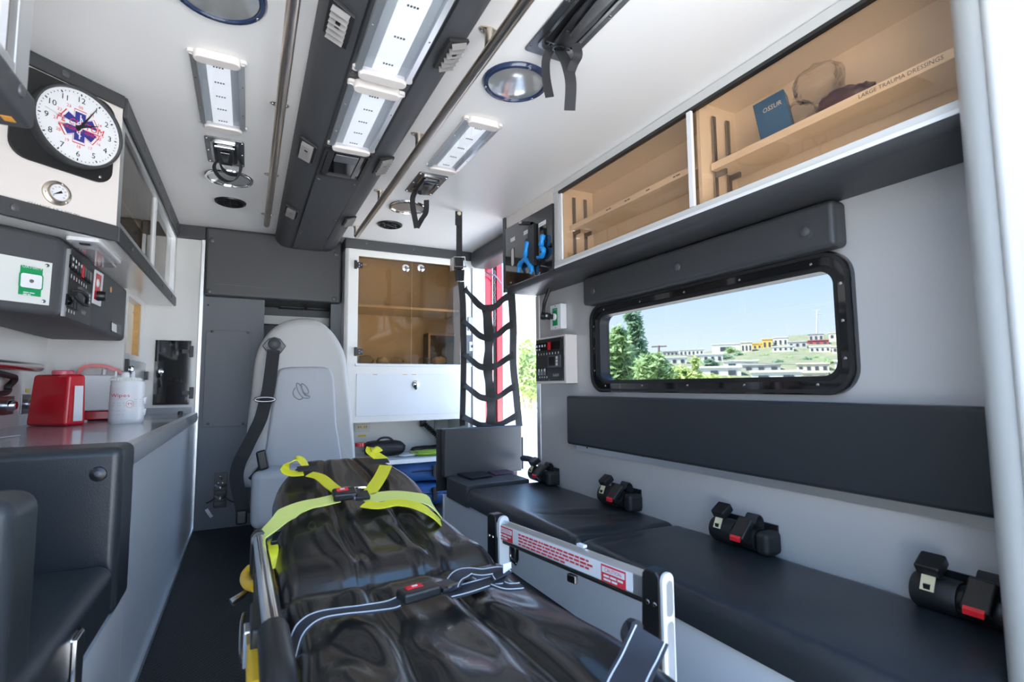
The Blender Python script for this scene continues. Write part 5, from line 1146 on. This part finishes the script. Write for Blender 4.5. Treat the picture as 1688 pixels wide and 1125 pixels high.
# frame
xl, xr_ = .075, .645
for x in (xl, xr_):
    tube('side_tube', [(x, .40, ZM-.10), (x, YH, ZM-.10), (x, 2.05, ZM-.10)], .018, 'black', SR, 12)
    tube('back_tube', [(x+(.05 if x < .3 else -.10), YH+.02, ZM-.085), (x+(.06 if x < .3 else -.12), 2.0, ZM+.085)], .014, 'steel', SR, 10)
for y in (.42, .95, 1.5, 2.03): tube('cross_tube', [(xl, y, ZM-.10), (xr_, y, ZM-.10)], .015, 'black', SR, 10)
bx('deck', (.11, .60), (.46, YH), (ZM-.075, ZM-.058), 'rubber', SR)
MB().obox(V((.14, YH, ZM-.075)), X_*.40, V((0, CB, SB))*.78, NB_*.014).build('back_deck', 'rubber', SR)
for x in (xl+.03, xr_-.03):
    tube('leg', [(x, .62, ZM-.10), (x, 1.75, .10)], .016, 'yellow_plastic', SR, 10)
    tube('leg', [(x, 1.88, ZM-.10), (x, .72, .10)], .016, 'yellow_plastic', SR, 10)
    for y in (.72, 1.75):
        w_ = lathe('wheel', [(.02, -.014), (.068, -.014), (.075, -.007), (.075, .007), (.068, .014), (.02, .014)], (x, y, .0755), X_, 'rubber', SR, 22)
        lathe('hub', [(.03, -.016), (.03, .016)], (x, y, .0755), X_, 'frame_grey', w_, 14)
        bx('caster_fork', (x-.024, x+.024), (y-.02, y+.02), (.085, .14), 'darksteel', SR, bev=.006)
# left rail (seen end-on): chrome bar between rubber corners
zR = .45
LA, LB = at(427, 884, Z=zR+.02), at(457, 1090, Z=zR+.02)
dl = (LA-LB).normalized()
lr = tube('side_rail', [LA-dl*.03, LB+dl*.04], .0165, 'chrome', SR, 16)
tube('rail_corner', cr([LA-dl*.04, LA+dl*.005-Z_*.004, LA+dl*.022-Z_*.03, LA+dl*.025-Z_*.10]), .020, 'black', lr, 12)
tube('rail_corner', cr([LB+dl*.10, LB+dl*.0, LB-dl*.05-Z_*.006, LB-dl*.09-Z_*.03]), .024, 'black', lr, 12)
lathe('corner_ring', [(.019, 0), (.027, .001), (.027, .006), (.019, .007)], LB-dl*.085-Z_*.022, -dl, 'frame_grey', lr, 20)
for f in (.05, .92):
    p = LA*(1-f)+LB*f; obx('rail_leg', p+V((-.012, -.03, -.20)), X_*.022, Y_*.06, Z_*.19, 'black', SR, bev=.004)
obx('rail_skirt', V((LB.x-.018, LB.y+.05, .37)), X_*.012, Y_*(LA.y-LB.y-.08), Z_*.03, 'black', SR, bev=.004)
# yellow grips, lever and latch on the left side
tube('grip', cr([at(414, 938, Z=.37), at(405, 950, Z=.36), at(408, 963, Z=.355), at(422, 968, Z=.36)]), .014, 'yellow_plastic', SR, 10)
tube('grip', cr([at(446, 936, Z=.38), at(454, 946, Z=.38), at(454, 962, Z=.375), at(446, 978, Z=.37)]), .012, 'yellow_plastic', SR, 10)
p = at(422, 1085, Z=.36); obx('release_handle', p+V((-.016, -.10, -.05)), X_*.028, Y_*.17, Z_*.055, 'yellow_plastic', SR, bev=.012, seg=3)
p = at(411, 1052, Z=.34); obx('latch_plate', p+V((-.012, -.03, -.05)), X_*.02, Y_*.05, Z_*.075, 'chrome', SR, bev=.004)
tube('control_lever', [at(407, 977, Z=.33), at(390, 988, Z=.325), at(381, 994, Z=.32)], [.008, .010, .011], 'steel', SR, 10)
tube('guard_wire', cr([at(402, 1012, Z=.30), at(398, 1030, Z=.29), at(397, 1080, Z=.28), at(404, 1098, Z=.27)]), .004, 'steel', SR, 6)
bx('lever_bracket', (.02, .06), (1.15, 1.30), (.26, .40), 'black', SR, bev=.006)
# right rail with printed label
RA, RB = at(812, 850, Z=zR+.02), at(1092, 950, Z=zR+.02)
RB.z = RA.z; dr = (RB-RA).normalized(); nr = V((dr.y, -dr.x, 0)); nr = nr if nr.x < 0 else -nr
Lr = (RB-RA).length; hB = .056
rb = MB().prism([RA+Z_*.0, RA+Z_*-.010+nr*.012, RA-Z_*hB+nr*.012, RA-Z_*hB-nr*.010, RA-Z_*.008-nr*.012], dr*Lr).build('side_rail', 'alu', SR, bev=.003)
lbp = MB().obox(RA+nr*.0125+dr*.03-Z_*(hB-.004), dr*(Lr-.10), Z_*(hB-.016), nr*.0006).build('rail_label', 'plastic_white', rb)
ub = -dr if False else dr
def rl(a, z): return RA+nr*.0134+dr*a-Z_*z
def caution(a, nm):
    c = rl(a, .034); f = MB().obox(c-dr*.037-Z_*.019, dr*.074, Z_*.038, nr*.0004).build('caution_box', 'red_print', lbp)
    MB().obox(c+nr*.0006-dr*.034+Z_*.002, dr*.068, Z_*.013, nr*.0002).build('caution_field', 'plastic_white', f)
    text('lettering', 'CAUTION', c+nr*.0010+Z_*.0085, dr, Z_, .012, 'red_print', f, fit=.05)
    printlines('print', c+nr*.0006-Z_*.0085, dr, Z_, .058, 2, .008, .0045, 'plastic_white', f, 5, .0005)
caution(.085, 'a'); caution(Lr-.125, 'b')
printlines('print', rl(Lr*.5-.02, .034), dr, Z_, Lr-.34, 4, .0085, .0045, 'red_print', lbp, 3, .0004)
tube('lower_rail', [RA+dr*.03-Z_*(hB+.006), RB-dr*.03-Z_*(hB+.006)], .008, 'black', SR, 8)
p = RA+dr*Lr*.62+Z_*.001; obx('rail_bumper', p-dr*.012-nr*.006, dr*.024, nr*.012, Z_*.006, 'plastic_white', rb)
p = RA+dr*Lr*.55-Z_*(hB+.035); obx('rail_catch', p, dr*.03, nr*.012, Z_*.02, 'darksteel', SR, bev=.003)
for e, sgn, nm in ((RA, 1, 'far'), (RB, -1, 'near')):
    b_ = e+dr*sgn*-.004
    lp2 = MB().prism([b_+nr*.018+dr*sgn*.0-Z_*.26, b_+nr*.018+dr*sgn*.055-Z_*.26, b_+nr*.018+dr*sgn*.046-Z_*.05, b_+nr*.018+dr*sgn*.044+Z_*.0, b_+nr*.018+dr*sgn*.036+Z_*.010, b_+nr*.018+dr*sgn*.008+Z_*.010, b_+nr*.018+dr*sgn*.0+Z_*.0], nr*-.036).build('rail_leg', 'black', SR, bev=.004)
    for f in (.012, .03): screw(b_+nr*.018+dr*sgn*f-Z_*.055, nr, .005, 'chrome', lp2)
    q = b_-dr*sgn*.001 if sgn < 0 else b_+dr*.055
    MB().prism(rrect(q-Z_*.12, nr, Z_, .036, .26, .017, 5), dr*(.010 if sgn < 0 else .012)).build('leg_cover', 'frame_grey', lp2, bev=.003)
    MB().prism(rrect(q-Z_*.04+dr*(.010 if sgn < 0 else -.001), nr, Z_, .020, .07, .009, 4), dr*.002).build('leg_inset', 'alu', lp2)
    MB().prism(rrect(q-Z_*.16+dr*(.010 if sgn < 0 else -.001), nr, Z_, .020, .15, .009, 4), dr*.002).build('leg_inset', 'alu', lp2)
# ---------------------------------------------------------------- yellow shoulder harness
hn = thing('shoulder_harness', 'fluorescent yellow shoulder harness with black buckle across the mattress', 'harness', onb(575, 822, .02))
l = .030
WB = V((0, CB, SB))
def strapb(nm, px, wd, w_, m, lift=None, par=hn, k=4):
    P_ = [onb(x, y, (lift[i] if lift else l)) for i, (x, y) in enumerate(px)]
    return MB().ribbon(cr(P_, k), wd, w_, .003).build(nm, m, par, smooth=2)
strapb('shoulder_strap', [(510, 782), (528, 787), (545, 801), (562, 813)], WB*.8+X_*.6, .040, 'yellow_web')
strapb('shoulder_strap', [(636, 768), (628, 785), (617, 802), (606, 816)], X_, .044, 'yellow_web')
strapb('strap_fold', [(500, 780), (483, 781), (472, 776), (478, 766), (488, 757), (497, 759), (503, 768)], WB*.7+X_*.3, .042, 'yellow_web', [.03, .03, .035, .045, .06, .055, .04])
strapb('strap_fold', [(632, 758), (623, 752), (615, 748), (612, 742), (618, 740), (625, 746)], WB*.5+X_*.6, .044, 'yellow_web', [.035, .04, .05, .055, .06, .05])
for (px, py, u_) in ((508, 774, V((1, -.1, 0))), (625, 762, X_)):
    c = onb(px, py, l+.006); MB().obox(c-u_.normalized()*.034-WB*.018, u_.normalized()*.068, WB*.040, NB_*.004).build('strap_keeper', 'webbing', hn, bev=.002)
strapb('chest_strap', [(425, 888), (442, 875), (465, 855), (480, 843), (505, 833), (530, 828), (555, 822)], WB, .055, 'yellow_pale', [.015, .03, .04, .035, l, l, l])
strapb('chest_strap', [(598, 824), (620, 820), (650, 817), (680, 820), (704, 828), (722, 846), (734, 866)], WB, .062, 'yellow_pale', [l, l, l, l, l, .0, -.05])
strapb('chest_strap', [(600, 831), (625, 834), (655, 829), (685, 834), (708, 846), (726, 862), (739, 882)], WB*.9+X_*.2, .040, 'yellow_web', [l+.008, l+.012, l+.016, l+.014, l+.006, .0, -.06])
strapb('strap_tail', [(440, 893), (447, 905), (446, 920), (452, 938)], X_, .035, 'yellow_web', [.0, -.01, -.02, -.04])
c = onb(567, 821, l+.004)
bq = MB().obox(c-X_*.034-WB*.026, X_*.070, WB*.050, NB_*.024).build('buckle', 'black', hn, bev=.007, seg=3)
MB().obox(c-X_*.022-WB*.004+NB_*.0235, X_*.034, WB*.022, NB_*.002).build('release_button', 'red_lens', bq)
MB().obox(c-X_*.012+WB*.004+NB_*.0255, X_*.014, WB*.008, NB_*.0006).build('button_mark', 'plastic_white', bq)
c2 = onb(596, 820, l+.004); lq = MB().obox(c2-X_*.022-WB*.024, X_*.044, WB*.046, NB_*.012).build('latch_tongue', 'black', hn, bev=.003)
tube('wire_loop', cr([c2-X_*.026-WB*.03+NB_*.012, c2-X_*.028+WB*.012+NB_*.016, c2-X_*.018+WB*.034+NB_*.016, c2+X_*.02+WB*.042+NB_*.012]), .0035, 'chrome', lq, 6)
tube('wire_loop', cr([c-X_*.0+WB*.042+NB_*.012, c+X_*.022+WB*.036+NB_*.016, c+X_*.034+WB*.022+NB_*.012]), .0035, 'chrome', bq, 6)
# black adjuster on the left end of the chest strap
c = onb(452, 893, .01); obx('adjuster', c-X_*.010-WB*.02, X_*.018, WB*.05+X_*.012, NB_*.012, 'black', hn, bev=.003)
# ---------------------------------------------------------------- black lap belt
lbt = thing('lap_belt', 'black lap belt with white stitched edges buckled over the mattress', 'belt', onm(690, 985, .02))
def strapm(nm, px, w_, wd, m, par, lift, st=True, k=5):
    P_ = cr([onm(x, y, lift[i] if isinstance(lift, list) else lift) for i, (x, y) in enumerate(px)], k)
    o = MB().ribbon(P_, wd, w_, .003).build(nm, m, par, smooth=2)
    if st:
        for s in (-1, 1):
            n = len(P_); Q = []
            for i, p in enumerate(P_):
                T = (P_[min(i+1, n-1)]-P_[max(i-1, 0)]).normalized(); d = V(wd); d = (d-T*d.dot(T)).normalized(); nn = T.cross(d); nn = nn if nn.z > 0 else -nn
                Q.append(p+d*s*w_*.40+nn*.002)
            MB().ribbon(Q, wd, .0017, .0010).build('stitching', 'stitch', o)
    return o
strapm('strap', [(483, 1075), (492, 1045), (508, 1026), (530, 1015), (565, 1009), (600, 1005), (640, 999), (660, 992)], .042, Y_+X_*-.35, 'webbing_blue', lbt, [-.02, .012, .024, .026, .024, .022, .024, .03])
strapm('strap', [(735, 980), (760, 974), (790, 965), (815, 958), (833, 955)], .055, Y_+X_*.1, 'webbing_blue', lbt, [.03, .028, .026, .03, .035])
strapm('strap', [(742, 975), (752, 955), (770, 943), (795, 945), (820, 942), (830, 950)], .048, Y_+X_*.3, 'webbing_blue', lbt, [.034, .04, .038, .036, .04, .042])
strapm('strap_end', [(818, 962), (835, 968), (850, 968), (860, 967)], .038, Y_, 'webbing_blue', lbt, [.03, .03, .03, .03])
c = onm(690, 986, .028); dB = (onm(735, 972, .03)-onm(655, 995, .03)); dB.z = 0; dB.normalize(); pB = V((-dB.y, dB.x, 0))
bq = MB().obox(c-dB*.042-pB*.022, dB*.085, pB*.044, Z_*.022).build('buckle', 'black', lbt, bev=.006, seg=3)
MB().obox(c-dB*.026-pB*.002+Z_*.0215, dB*.036, pB*.016, Z_*.002).build('release_button', 'red_lens', bq)
MB().obox(c-dB*.012+pB*.004+Z_*.0235, dB*.012, pB*.005, Z_*.0006).build('button_mark', 'plastic_white', bq)
obx('tongue', c+dB*.045-pB*.024+Z_*.003, dB*.042, pB*.048, Z_*.010, 'black', lbt, bev=.003)
obx('tongue_plate', c+dB*.055-pB*.026+Z_*.0131, dB*.034, pB*.010, Z_*.003, 'chrome', lbt)
p = onm(830, 946, .045); obx('care_tag', p, dB*.022, pB*.002, Z_*.02, 'plastic_white', lbt)
# leg strap over the near rail leg
ls = thing('leg_strap', 'wide black leg strap with white edges looped at the near rail leg', 'strap', onm(1040, 1090, 0))
strapm('strap', [(1010, 1190), (1032, 1130), (1052, 1090), (1064, 1064), (1072, 1046)], .062, RT, 'webbing_blue', ls, [.02, .03, .035, .045, .055])
tube('strap_loop', cr([onm(1050, 1035, .05), onm(1040, 1032, .045), onm(1034, 1046, .035), onm(1038, 1060, .03)]), .012, 'webbing', ls, 8)
# ================================================================== outside
def far(px, py, D):
    d = ray(px, py); return CAM+d*(D/hypot(d.x, d.y))
mat('concrete', (.62, .60, .56), .85, bump=.3, bscale=20, var=.12, vscale=.6)
mat('slope', (.22, .24, .14), .95, var=.45, vscale=.35)
mat('house_white', (.78, .77, .75), .8); mat('house_cream', (.72, .66, .56), .8); mat('house_yellow', (.85, .55, .16), .8); mat('house_red', (.42, .10, .12), .8); mat('house_grey', (.50, .49, .48), .8)
mat('pane_dark', (.07, .08, .10), .2); mat('bark', (.20, .15, .11), .9)
def leafmat(n, c):
    m = mat(n, c, .55); nt = m.node_tree; b = nt.nodes['Principled BSDF']; o = [x for x in nt.nodes if x.type == 'OUTPUT_MATERIAL'][0]
    t = nt.nodes.new('ShaderNodeBsdfTranslucent'); t.inputs[0].default_value = (c[0]*1.3, min(1, c[1]*1.3), c[2], 1); x = nt.nodes.new('ShaderNodeMixShader'); x.inputs[0].default_value = .4
    nt.links.new(b.outputs[0], x.inputs[1]); nt.links.new(t.outputs[0], x.inputs[2]); nt.links.new(x.outputs[0], o.inputs[0])
leafmat('leaf_a', (.34, .48, .24)); leafmat('leaf_b', (.24, .38, .26)); leafmat('leaf_c', (.46, .56, .22))
gz = -.75
gm_ = MB().add([(-60, -60, gz), (28, -60, gz), (28, 40, gz), (-60, 40, gz)], [(0, 1, 2, 3)])
struct(gm_.build('ground', 'concrete', None))
# terrain: polar grid rising away from the car park
prof_ = [(24, 680, 680), (40, 642, 642), (55, 629, 630), (75, 613, 615), (100, 602, 600), (130, 594, 586), (150, 590, 574), (170, 587, 564), (200, 585, 556), (260, 582, 552)]
vs = []; fs = []; cols = list(range(700, 1701, 25)); W_ = len(cols)
for D, yl_, yr_ in prof_:
    for px in cols:
        k = max(0, min(1, (px-1130)/200)); k = k*k*(3-2*k); v = far(px, yl_*(1-k)+yr_*k, D); v.z += .35*MN.noise(V((v.x*.05, v.y*.05, 0)))*(D/100); vs.append(v)
fs = [(i*W_+j, i*W_+j+1, (i+1)*W_+j+1, (i+1)*W_+j) for i in range(len(prof_)-1) for j in range(W_-1)]
struct(mesh('hillside', vs, fs, 'slope', None, smooth=True))
def house(x0, x1, yt, yb, D, m, lab, nw=2, rows=1, roof=None):
    a, b = far(x0, yb, D), far(x1, yb, D); top = far((x0+x1)/2, yt, D).z; base = min(a.z, b.z)-1.2
    c = (a+b)/2; u = (b-a); u.z = 0; w_ = u.length; u.normalize(); n = V((u.y, -u.x, 0)); n = n if n.dot(CAM-c) > 0 else -n
    t = thing('hillside_house', lab, 'house', (c.x, c.y, base))
    o = V((c.x, c.y, base))-u*w_/2
    MB().obox(o, u*w_, -n*7, Z_*(top-base)).build('walls', m, t)
    rf = MB().obox(o-u*.15+n*.15+Z_*(top-base), u*(w_+.3), -n*7.3, Z_*.22).build('roof', roof or m, t)
    hz = (top-base-1.2)/max(1, rows)
    for r in range(rows):
        for k in range(nw):
            ww, wh = w_/nw*.42, hz*.45; p = o+u*(w_*(k+.5)/nw-ww/2)+Z_*(1.2+hz*r+hz*.28)+n*.02
            f = MB().obox(p, u*ww, n*.05, Z_*wh).build('window', 'pane_dark', t)
    return t
HS = [(1257, 1273, 560, 577, 160, 'house_yellow', 'tall yellow house on the hillside', 2, 1), (1241, 1256, 567, 578, 162, 'house_yellow', 'low yellow house beside the tall yellow one', 2, 1),
      (1174, 1221, 568, 583, 165, 'house_white', 'long white windowless warehouse at the end of the ridge', 1, 1), (1222, 1240, 565, 583, 150, 'house_cream', 'cream house between the warehouse and the yellow houses', 3, 1),
      (1275, 1299, 557, 572, 165, 'house_white', 'white house on the ridge right of the tall yellow house', 3, 1), (1274, 1309, 572, 587, 140, 'house_white', 'white two-storey house below the yellow houses', 4, 2),
      (1300, 1331, 564, 584, 150, 'house_grey', 'pale grey house below the red building', 3, 2), (1333, 1358, 551, 563, 178, 'house_grey', 'grey penthouse under the radio mast', 3, 1),
      (1331, 1366, 562, 571, 165, 'house_red', 'dark red building on the ridge under the mast', 3, 1), (1367, 1400, 549, 571, 176, 'house_cream', 'cream house on the ridge beside the red building', 3, 2),
      (1335, 1370, 572, 590, 138, 'house_white', 'white house directly below the red building', 4, 2), (1372, 1404, 572, 592, 135, 'house_cream', 'cream house by the window corner below the ridge', 3, 2),
      (1314, 1367, 601, 614, 80, 'house_cream', 'low cream house with long roof below the green slope', 4, 1), (1377, 1406, 596, 614, 82, 'house_white', 'white house with dark window strip below the green slope', 3, 1),
      (1193, 1250, 596, 609, 95, 'house_white', 'wide flat-roofed white house in the middle row', 2, 1), (1147, 1192, 585, 598, 115, 'house_white', 'white house with terrace left of the middle row', 4, 1),
      (1135, 1222, 607, 623, 66, 'house_white', 'large white house with grey wall in the lower row', 3, 1), (1224, 1287, 602, 613, 78, 'house_grey', 'long grey shed roof in the lower row', 3, 1),
      (1239, 1322, 614, 632, 58, 'house_white', 'big plain white building nearest the car park', 2, 1), (1324, 1367, 615, 630, 67, 'house_cream', 'cream garage building in the lower row', 2, 1),
      (1120, 1160, 577, 587, 190, 'house_white', 'far white block on the horizon left of the warehouse', 6, 1), (1086, 1118, 580, 588, 200, 'house_grey', 'far grey block on the horizon behind the utility pole', 5, 1), (1092, 1132, 590, 602, 105, 'house_white', 'white house with blue windows behind the bushes', 3, 1)]
for h in HS: house(*h)
# mast and utility pole
a, b = far(1346, 556, 190), far(1347, 512, 190)
tm = thing('radio_mast', 'tall thin radio mast above the red building', 'mast', a)
tube('pole', [a-Z_*3, b], [.30, .16], 'frame_grey', tm, 6)
for f in (0, .06): tube('antenna_arm', [b+V((-.9, .9, -f*20)), b+V((.9, -.9, -f*20))], .12, 'frame_grey', tm, 5)
a, b = far(1086, 600, 50), far(1086, 570, 50)
up_ = thing('utility_pole', 'dark utility pole with a crossarm beyond the trees', 'pole', a-Z_*3)
tube('pole', [a-Z_*3, b], .10, 'bark', up_, 6); tube('crossarm', [far(1074, 572, 50), far(1099, 571, 50)], .07, 'bark', up_, 5)
w0, w1 = far(1086, 579, 50), far(1420, 600, 46)
tag(MB().tube([w0.lerp(w1, i/12)-Z_*.5*sin(pi*i/12) for i in range(13)], .018, 4).build('power_line', 'black', None), 'thin power line sagging across the hillside view', 'wire')
# trees and bushes
def tree(lab, blobs, D, lm, ls, n, seed, grp='trees and bushes outside', name='tree'):
    rnd = random.Random(seed); px0 = blobs[0][0]; tb_ = far(px0, blobs[0][1], D); base = V((tb_.x, tb_.y, gz-.4 if D < 30 else tb_.z-4))
    t = thing(name, lab, 'tree' if name == 'tree' else 'bush', base, grp)
    tube('trunk', [base, V((tb_.x+.05, tb_.y, (base.z+tb_.z)/2)), tb_], [.09, .07, .03], 'bark', t, 7)
    vs = []; fs = []
    tot = sum(b[2]*b[3] for b in blobs)
    for (px, py, rx, ry) in blobs:
        c = far(px, py, D); mx, mz = rx*D/FPX*.92, ry*D/FPX*.92
        if t.children: tube('branch', [V((tb_.x, tb_.y, (base.z+tb_.z)/2)), c], [.03, .012], 'bark', t, 5)
        for _ in range(int(n*rx*ry/tot)):
            d = V((rnd.gauss(0, 1), rnd.gauss(0, 1), rnd.gauss(0, 1))).normalized()*(rnd.random()**.45)*rnd.uniform(.65, 1.3)
            p = c+V((d.x*mx, d.y*mx, d.z*mz)); a_ = V((rnd.gauss(0, 1), rnd.gauss(0, 1), rnd.gauss(0, 1))).normalized(); b_ = a_.orthogonal().normalized(); s = ls*rnd.uniform(.6, 1.3); k = len(vs)
            vs += [p-a_*s, p+b_*s*.32, p+a_*s, p-b_*s*.32]; fs.append((k, k+1, k+2, k+3))
    me = bpy.data.meshes.new('foliage'); me.from_pydata([v-base for v in vs], [], fs); me.materials.append(MATS[lm])
    o = bpy.data.objects.new('foliage', me); COL.objects.link(o); o.parent = t; WL[o] = base
    return t
tree('tall slender tree rising above the bushes in the window', [(1047, 545, 13, 34), (1050, 585, 18, 30), (1036, 522, 8, 10)], 13, 'leaf_b', .10, 2600, 1)
tree('broad leafy tree at the front end of the window', [(1016, 575, 26, 30), (1008, 610, 26, 32), (1034, 612, 22, 28), (1022, 550, 12, 14)], 11, 'leaf_a', .09, 4200, 2)
tree('rounded green bush below the slender tree', [(1072, 608, 26, 26), (1092, 618, 20, 22), (1085, 592, 10, 10)], 10, 'leaf_a', .08, 2600, 3, name='bush')
tree('yellow-green bush in the middle of the window sill view', [(1122, 618, 18, 14), (1146, 600, 7, 12), (1140, 624, 20, 12)], 14, 'leaf_c', .08, 1600, 4, name='bush')
tree('low yellow-green bush along the window sill', [(1172, 628, 24, 10), (1205, 629, 22, 7), (1245, 632, 22, 6)], 16, 'leaf_c', .08, 1600, 5, name='bush')
tree('green bush at the rear lower corner of the window', [(1396, 622, 14, 14), (1380, 630, 14, 8)], 30, 'leaf_b', .16, 900, 6, name='bush')
tree('bright tree seen through the open side door', [(872, 625, 30, 42), (850, 600, 26, 40), (905, 620, 30, 50), (868, 575, 14, 22)], 11, 'leaf_c', .09, 5200, 7)
for k, (px, py, D) in enumerate(((1262, 590, 132), (1218, 586, 140), (1300, 594, 118), (1330, 596, 112), (1204, 578, 158), (1168, 599, 90), (1236, 598, 108), (1282, 600, 104), (1345, 594, 118), (1195, 590, 128), (1366, 600, 100))):
    tree(['dark shrub on the slope below the yellow houses', 'grey-green shrub left of the yellow houses', 'shrub on the slope below the white two-storey house', 'shrub on the slope above the cream long-roofed house', 'round tree in front of the warehouse', 'shrub near the terrace house', 'low shrub halfway along the green slope', 'shrub just right of the middle of the green slope', 'shrub at the window-corner end of the green slope', 'shrub at the warehouse end of the green slope', 'last shrub of the slope before the window frame'][k], [(px, py, 9, 6), (px+9, py+2, 8, 4)], D, 'leaf_b' if k % 2 else 'leaf_a', .5, 350, 40+k, 'shrubs on the hillside', 'bush')
